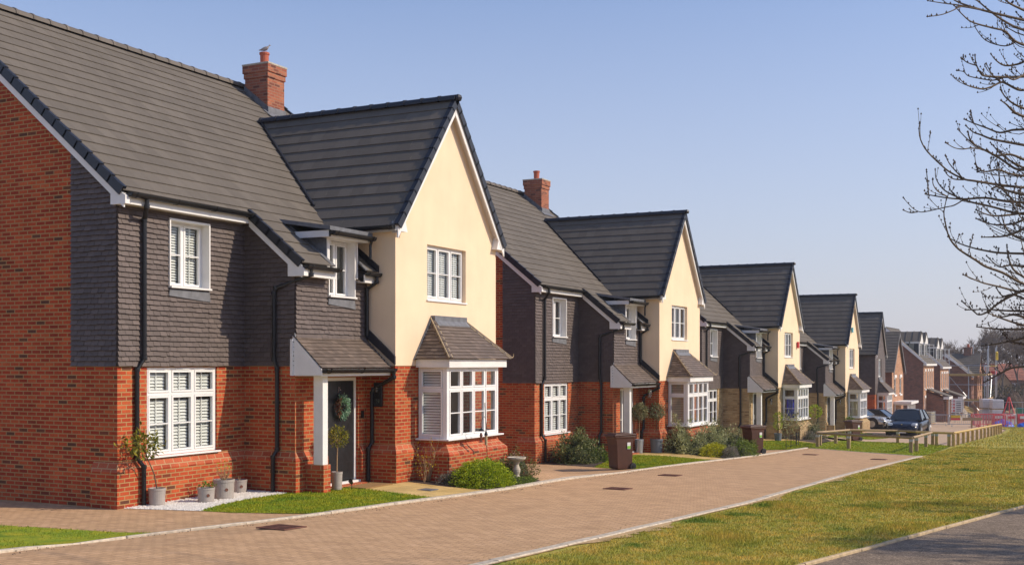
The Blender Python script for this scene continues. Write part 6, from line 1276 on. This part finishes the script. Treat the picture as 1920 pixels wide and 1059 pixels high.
for i, (x, y, z0, w_) in enumerate(((137.0,9.3,0,1.2),(137.1,9.3,1.15,1.2),(138.4,10.4,.0,1.3),(138.3,10.4,1.2,1.25))):
    r = empty('wrapped_pallet', (x, y, gz(x, y)+z0), math.radians(20), ['lower','upper'][i%2]+(' shrink wrapped pallet of the right stack by the mound' if i < 2 else ' shrink wrapped pallet of the left stack by the mound'), 'pallet', 'white wrapped pallets'); q = MB(); q.box(-w_/2,w_/2,-w_/2,w_/2,.13,1.12); q.build('load', WR, r, bevel=.05); q = MB(); q.box(-w_/2,w_/2,-w_/2,w_/2,0,.12); q.build('pallet_base', M['wood'], r)
for i, (a_, b_) in enumerate((((134,15.2,2.1),(137.5,11.7,.9)),((134.3,15.3,2.3),(138.2,11.9,1.15)),((133.6,14.9,1.9),(137,11.9,.75)))):
    a3, b3 = Vector(onp(*a_)), Vector(onp(*b_)); d = b3-a3; q = MB(); q.prism([(0,-.12,-.08),(0,.12,-.08),(0,.12,.1),(0,-.12,.1)], d); tag(q.build('timber_beam', M['woodnew'], None), ['lowest','middle','upper'][i]+' of three long yellow timber beams sloping across the rubble', 'beam', 'timber beams on the rubble').location = a3
sb = empty('site_notice', onp(131, 13.7), math.radians(-68), 'white site safety notice with red and orange symbols on the fence', 'sign')
q = MB(); q.box(-1.5,1.5,-.02,.02,.8,2.3); q.build('board', M['white_paint'], sb); q = MB()
for i in range(2):
    for j in range(4): q.lathe([(.001,0),(.14,.0),(.14,.012),(.001,.012)], (0,0,0), 12)
q = MB()
for i in range(3):
    for j in range(4): cx, cz = -.1+i*.36, 1.0+j*.34; q.prism([(cx+.12*math.cos(t), -.035, cz+.12*math.sin(t)) for t in np.linspace(0, 6.28, 11)[:-1]], (0,.012,0))
q.build('symbols', RB, sb); q = MB()
for cz in (1.15, 1.75): q.prism([(-1.05+.24*math.cos(t), -.035, cz+.24*math.sin(t)) for t in np.linspace(0, 6.28, 14)[:-1]], (0,.012,0))
q.build('logo', plain('logo_orange', (.8, .25, .03), .5), sb); q = MB()
for i in range(6): q.box(.85,1.35,-.035,-.023,.95+i*.2,1.03+i*.2)
q.build('text_lines', M['verge'], sb)
# mesh site fence
hf = empty('site_fence', (124, 16.5, 0), 0, 'tall thin wire mesh fence along the building site', 'fence'); HP = [(118.5,18.0),(119.6,15.0),(120.9,12.0),(122.2,9.0),(123.5,6.0),(125,3.0)]
HO_ = (124, 16.5, 0)
for a_, b_ in zip(HP, HP[1:]):
    q = MB(); z0, z1 = gz(*a_), gz(*b_); q.tube([(*a_,z0),(*a_,z0+2.1),(*b_,z1+2.1),(*b_,z1)], .028, 5)
    q.tube([(*a_,z0+1.0),(*b_,z1+1.0)], .012, 4)
    for i in range(1, 24): t = i/24; q.tube([(a_[0]+(b_[0]-a_[0])*t,a_[1]+(b_[1]-a_[1])*t,z0+.1),(a_[0]+(b_[0]-a_[0])*t,a_[1]+(b_[1]-a_[1])*t,z0+2.1)], .004, 3)
    q.build('panel', M['galv'], hf, HO_)
# excavator and dumper seen over the barriers
OR = plain('machine_orange', (.75, .28, .02), .45, var=.15); GRM = plain('machine_green', (.03, .25, .14), .45, var=.2)
ex = empty('excavator', onp(150, 9.1), math.radians(200), 'small orange excavator behind the earth mound', 'digger')
q = MB(); q.box(-1.1,1.1,-.75,-.35,0,.5); q.build('track', M['rubber'], ex, bevel=.15); q = MB(); q.box(-1.1,1.1,.35,.75,0,.5); q.build('track', M['rubber'], ex, bevel=.15); q = MB(); q.prism([(-1.1,-.8,.55),(1.0,-.8,.55),(1.0,-.8,1.2),(-.4,-.8,1.45),(-1.1,-.8,1.2)], (0,1.6,0)); q.build('body', OR, ex, bevel=.08)
q = MB(); q.box(-.5,.7,-.6,.25,1.4,2.5); q.build('cab', M['carglass'], ex, bevel=.05); q = MB(); q.box(-.55,.75,-.65,.3,2.5,2.62); q.build('cab_roof', OR, ex, bevel=.04); q = MB(); q.tube([(1.0,.4,1.1),(2.2,.4,2.9),(3.4,.4,2.2)], [.2,.16,.12], 6); q.build('boom', OR, ex); q = MB(); q.tube([(3.4,.4,2.2),(3.7,.4,.9)], [.12,.1], 6); q.prism([(3.4,.1,.9),(4.0,.1,.9),(3.9,.1,.4),(3.5,.1,.35)], (0,.6,0)); q.build('bucket', OR, ex)
mv = empty('site_vehicle', onp(126.5, 4.9), math.radians(100), 'green and glass site vehicle at the right edge', 'machine'); q = MB(); q.box(-1.8,1.8,-.9,.9,.5,1.5); q.build('body', GRM, mv, bevel=.1); q = MB(); q.box(-.8,.9,-.8,.8,1.5,2.7); q.build('cab', M['carglass'], mv, bevel=.05); q = MB(); q.box(-.85,.95,-.85,.85,2.7,2.8); q.build('cab_roof', GRM, mv)
for sx in (-1.2, 1.2):
    for s in (-1, 1): q = MB(); q.tube([(sx,s*.6,.5),(sx,s*.98,.5)], .5, 18); q.build('wheel', M['rubber'], mv)
tp = empty('tripod_frame', onp(123, 7.2), 0, 'thin red tripod frame standing at the barriers', 'frame'); 
for a in (0, 2.1, 4.2): q = MB(); q.tube([(.9*math.cos(a),.9*math.sin(a),0),(.05*math.cos(a),.05*math.sin(a),2.6)], .05, 5); q.build('leg', RB, tp)
tb = empty('wooden_barrier', onp(99.5, 8.6), math.radians(-68), 'brown wooden rail on a post before the red barriers', 'sign post'); q = MB(); q.box(-.05,.05,-.04,.04,0,.9); q.build('post', M['wood'], tb); q = MB(); q.box(-.75,.75,-.07,-.04,.62,.85); q.build('board', M['wood'], tb)
# ---------------------------------------------------------------- trees
def tree_skel(mb, base, h, r0, depth=5, spread=.6, rnd=None, up=.25, nb=3, minr=.012, n=4, first=.3):
    rnd = rnd or random
    def grow(p, d, L, r, lv):
        pts = [p]; rs = [r]; sg_ = 3
        for i in range(sg_):
            d = (d+Vector((rnd.uniform(-.2,.2), rnd.uniform(-.2,.2), rnd.uniform(-.05,.18)))*.8).normalized(); pts.append(pts[-1]+d*L/sg_); rs.append(max(minr*.5, r*(1-.42*(i+1)/sg_)))
        mb.tube(pts, rs, n if lv < 3 else 3, False)
        if lv >= depth: return
        k = nb if lv < depth-1 else nb+1
        for i in range(k):
            t = rnd.uniform(.35, 1) if lv else rnd.uniform(first, 1); j = min(sg_-1, int(t*sg_)); q = pts[j].lerp(pts[j+1], t*sg_-j)
            a = rnd.uniform(0, 6.28); s_ = spread*rnd.uniform(.6, 1.3); o = d.orthogonal().normalized(); o.rotate(Matrix.Rotation(a, 3, d)); nd = (d+o*s_*1.5+Vector((0,0,up))).normalized()
            grow(q, nd, L*rnd.uniform(.55, .8), max(minr, r*.55), lv+1)
    grow(Vector(base), Vector((0,0,1)), h*.42, r0, 0)
def bare(x, y, h, seed, label, z=None, depth=5, nb=4, group='bare trees behind the building site', spread=.6, minr=.03):
    rnd = random.Random(seed); zz = gz(x, y) if z is None else z; root = empty('bare_tree', (x, y, zz), 0, label, 'tree', group)
    t = MB(); t.tube([(0,0,-.3),(0.05,0,h*.12),(0,.05,h*.25)], [h*.026,h*.021,h*.018], 7); t.build('trunk', M['barkfar'], root)
    q = MB(); tree_skel(q, (0,.05,h*.24), h*.8, h*.017, depth, spread, rnd, .25, nb, minr, 4); q.build('crown', M['barkfar'], root)
TL = [(205,24.5,10.5,'round bare tree just right of the last dormer'),(214,22,11,'wide bare tree left of the site chimney'),(190,17.2,9.5,'bare tree directly behind the site chimney'),(218,17,13,'tall pale bare tree right of the site chimney'),(208,14,12,'bare tree above the scaffold tower'),(186,11.8,11,'dark bare tree before the red roofed house'),(196,10.0,12,'dark forked bare tree before the orange gable'),(180,7.6,12.5,'large bare tree nearest the right edge'),(172,5.6,11.5,'large spreading bare tree cut by the right edge'),(226,9,14,'distant hazy bare tree above the orange gable'),(232,13,13,'distant hazy bare tree above the red roof'),(224,27,11,'distant bare tree behind the farther terrace'),(200,2,13,'bare tree beyond the right edge of the field'),(185,-4,13,'lone bare tree right of the field')]
for i, (x, y, h, lb) in enumerate(TL): bare(x, y, h, 100+i, lb)
p_ = []; 
n = 26000; x = RNG.uniform(214, 262, n); y = RNG.uniform(-40, 60, n); hh = 6.5+1.6*np.sin(y*.5)+1.2*np.sin(y*1.3+x*.3); z = g(x, y)+hh*RNG.random(n)**.8; P3 = np.stack([x, y, z], 1)
V, F_ = leafmesh(P3, np.tile(np.array([0, 0, 1.]), (n, 1)), .9, .13, .7, .5); tag(fastmesh('woodland', V, F_, leafmat('twig_mass', [(.10,.075,.055),(.17,.125,.09),(.12,.11,.06)], .9, .1), kind='stuff'), 'brown haze of bare winter woodland behind the building site', 'woodland')
n = 9000; x = RNG.uniform(178, 208, n); y = RNG.uniform(4.5, 22, n); z = g(x, y)+RNG.random(n)**1.3*3.4; V, F_ = leafmesh(np.stack([x, y, z], 1), np.tile(np.array([0, 0, 1.]), (n, 1)), .5, .25, .9, .3); tag(fastmesh('undergrowth', V, F_, leafmat('brush', [(.06,.05,.025),(.10,.075,.045),(.07,.075,.03)], .9, .1), kind='stuff'), 'dark tangled winter undergrowth beneath the bare trees', 'undergrowth')
# the near tree whose branches reach in from the right
nt_ = empty('bare_tree', (12.9, -2.6, gz(12.9, -2.6)), 0, 'budding bare tree whose branches reach in from the right edge', 'tree'); NO = (12.9, -2.6, gz(12.9, -2.6))
TZ = gz(12.9, -2.6); q = MB(); q.tube([(12.9,-2.6,TZ-.2),(12.92,-2.58,TZ+1.2),(12.85,-2.5,TZ+2.6),(12.9,-2.45,TZ+4.5),(12.8,-2.5,TZ+6.4),(12.9,-2.4,TZ+9.0)], [.20,.16,.14,.11,.08,.03], 12); q.build('trunk', M['bark'], nt_, NO, smooth=True)
q = MB(); bd = MB(); rn = random.Random(5)
def bud(p, s):
    b = len(bd.v); p = Vector(p)
    for d in ((s,0,0),(0,s,0),(-s,0,0),(0,-s,0),(0,0,s*1.9),(0,0,-s*.7)): bd.v.append(tuple(p+Vector(d)))
    for i in range(4): bd.face((b+i, b+(i+1)%4, b+4)); bd.face((b+(i+1)%4, b+i, b+5))
def twig(p, d, L, r, lv=0):
    pts = [p]; k = 4
    for i in range(k): d = (d+Vector((rn.uniform(-.12,.12), rn.uniform(-.12,.12), .16))).normalized(); pts.append(pts[-1]+d*L/k)
    q.tube(pts, [r*(1-.5*i/k) for i in range(k+1)], 4, False); bud(pts[-1], .0085)
    for i in (1, 2, 3):
        if rn.random() < .55: bud(pts[i]+Vector((rn.uniform(-.006,.006), rn.uniform(-.006,.006), .004)), .0065)
        if lv == 0 and rn.random() < .33: twig(pts[i], (d+Vector((rn.uniform(-1,1), rn.uniform(-1,1), rn.uniform(-.3,.5)))).normalized(), L*.4, r*.6, 1)
for pts, rt in BR:
    P3 = [Vector(p) for p in pts]
    if rt:
        e = P3[0]; zt_ = max(TZ+1.6, e.z*.8+.35); P3 = [Vector((12.88,-2.5,zt_)), Vector((12.9,-2.5,zt_)).lerp(e, .5)+Vector((0,0,(e.z-zt_)*.15-.05))]+P3
    cum = [0]
    for a_, b_ in zip(P3, P3[1:]): cum.append(cum[-1]+(b_-a_).length)
    # smooth the traced line
    S = P3[:2]+[P3[1].lerp(P3[2], .5)] if rt else []; lo_ = 2 if rt else 0
    for i in range(lo_, len(P3)-1):
        p0, p1, p2, p3 = P3[max(i-1,lo_)], P3[i], P3[i+1], P3[min(i+2,len(P3)-1)]
        for t in (0, .33, .66): S.append(.5*((2*p1)+(-p0+p2)*t+(2*p0-5*p1+4*p2-p3)*t*t+(-p0+3*p1-3*p2+p3)*t**3))
    S.append(P3[-1]); m_r = (.0088 if rt else .0048); L_ = len(S)
    rs = [max(.003, (.026 if i == 0 and rt else m_r*1.25)*(1-(i/L_))**.7+.0022) if rt else .0068*(1-.55*i/L_) for i in range(L_)]
    q.tube(S, rs, 5, False); bud(S[-1], .0095); bud(S[-1]+(S[-2]-S[-1])*.5, .007)
    for i in range(2 if rt else 1, L_-1):
        if S[i].y < -1.2 and rn.random() < .5: continue
        if rn.random() < (.30 if rt else .12): d = (S[i+1]-S[i]).normalized(); twig(S[i], (d+Vector((rn.uniform(-.7,.7), rn.uniform(-.7,.7), rn.uniform(-.6,.8)))).normalized(), rn.uniform(.06,.24), .0036)
        elif rn.random() < .5: bud(S[i]+Vector((0,0,.006)), .009)
for pts, rt in BR:
    if not rt: continue
    for rep in range(3):
        off = Vector((rn.uniform(.3,2.0)+.25, -.22-rn.random()*.4, rn.uniform(-.35,.35))); P4 = [Vector(p)+off for p in pts]; e = P4[0]; zt_ = max(TZ+1.6, e.z*.8+.35)
        q.tube([Vector((12.9,-2.5,zt_)), Vector((12.9,-2.5,zt_)).lerp(e, .55), e]+P4[1:], [.016,.013,.010]+[.007*(1-.75*i/len(P4)) for i in range(len(P4)-1)], 4, False); bud(P4[-1], .011)
        for i in range(len(P4)-1):
            d = (P4[i+1]-P4[i]).normalized()
            for _ in range(2):
                if rn.random() < .45: twig(P4[i].lerp(P4[i+1], rn.random()), (d+Vector((rn.uniform(-.8,.8), rn.uniform(-.8,.8), rn.uniform(-.6,.8)))).normalized(), rn.uniform(.08,.3), .0034)
tree_skel(q, (12.9,-2.42,TZ+8.6), 3.0, .03, 4, .7, random.Random(9), .3, 3, .005, 4)
for i in range(9):
    a = -2.6+i*.42; zz = TZ+2.2+i*.75; tree_skel_d = Vector((math.cos(a), math.sin(a), .35)).normalized(); pts = [Vector((12.9,-2.5,zz))]
    for j in range(5): tree_skel_d = (tree_skel_d+Vector((rn.uniform(-.15,.15), rn.uniform(-.15,.15), rn.uniform(-.05,.15)))).normalized(); pts.append(pts[-1]+tree_skel_d*.55)
    if tree_skel_d.y > .0 and tree_skel_d.x > -.4 and zz < 6: pass
    q.tube(pts, [.035,.028,.022,.016,.011,.006], 5, False)
    for j in (2, 3, 4, 5):
        for _ in range(3): twig(pts[j], (tree_skel_d+Vector((rn.uniform(-.9,.9), rn.uniform(-.9,.9), rn.uniform(-.4,.8)))).normalized(), rn.uniform(.3,.7), .006)
q.build('branches', M['bark'], nt_, NO); bd.build('buds', plain('bud_dark', (.05, .03, .022), .8), nt_, NO, uv=False)
for x, y, sd_, lb in ((19.5,-5.3,301,'bare tree beside the path shading the asphalt'),(25.5,-5.9,302,'second bare tree beside the path further along'),(33,-7.6,303,'third bare tree beside the path further along')): bare(x, y, 6.2, sd_, lb, None, 5, 4, 'bare trees along the path', .62, .012)
# twiggy debris on the path and the verge edge
q = MB()
for i in range(26):
    x = rn.uniform(13, 34); y = np.interp(x, [p[0] for p in PK], [p[1] for p in PK])-rn.uniform(.1, 2.2); a = rn.uniform(0, 3.1); l_ = rn.uniform(.05, .3); z = gz(x, y)-.004
    q.tube([(x,y,z),(x+math.cos(a)*l_*.5,y+math.sin(a)*l_*.5,z+.008),(x+math.cos(a+.3)*l_,y+math.sin(a+.3)*l_,z)], [.004,.003,.002], 4)
tag(q.build('fallen_twigs', M['bark'], None, uv=False), 'scattered fallen twigs on the asphalt path', 'twigs', None, 'stuff')

HAZE = .0005
# ---------------------------------------------------------------- the air
hb = MB(); hb.box(-62, 420, -210, 275, -6, 40); hz_ = hb.build('haze', bpy.data.materials.new('haze'), None, uv=False); hz_['kind'] = 'stuff'; hm = hz_.data.materials[0]; hm.use_nodes = True
hn = hm.node_tree.nodes; hn.remove(hn['Principled BSDF']); pv = hn.new('ShaderNodeVolumePrincipled'); pv.inputs['Color'].default_value = (.86, .88, .95, 1); pv.inputs['Density'].default_value = HAZE; pv.inputs['Anisotropy'].default_value = .3
hm.node_tree.links.new(pv.outputs[0], hn['Material Output'].inputs['Volume'])
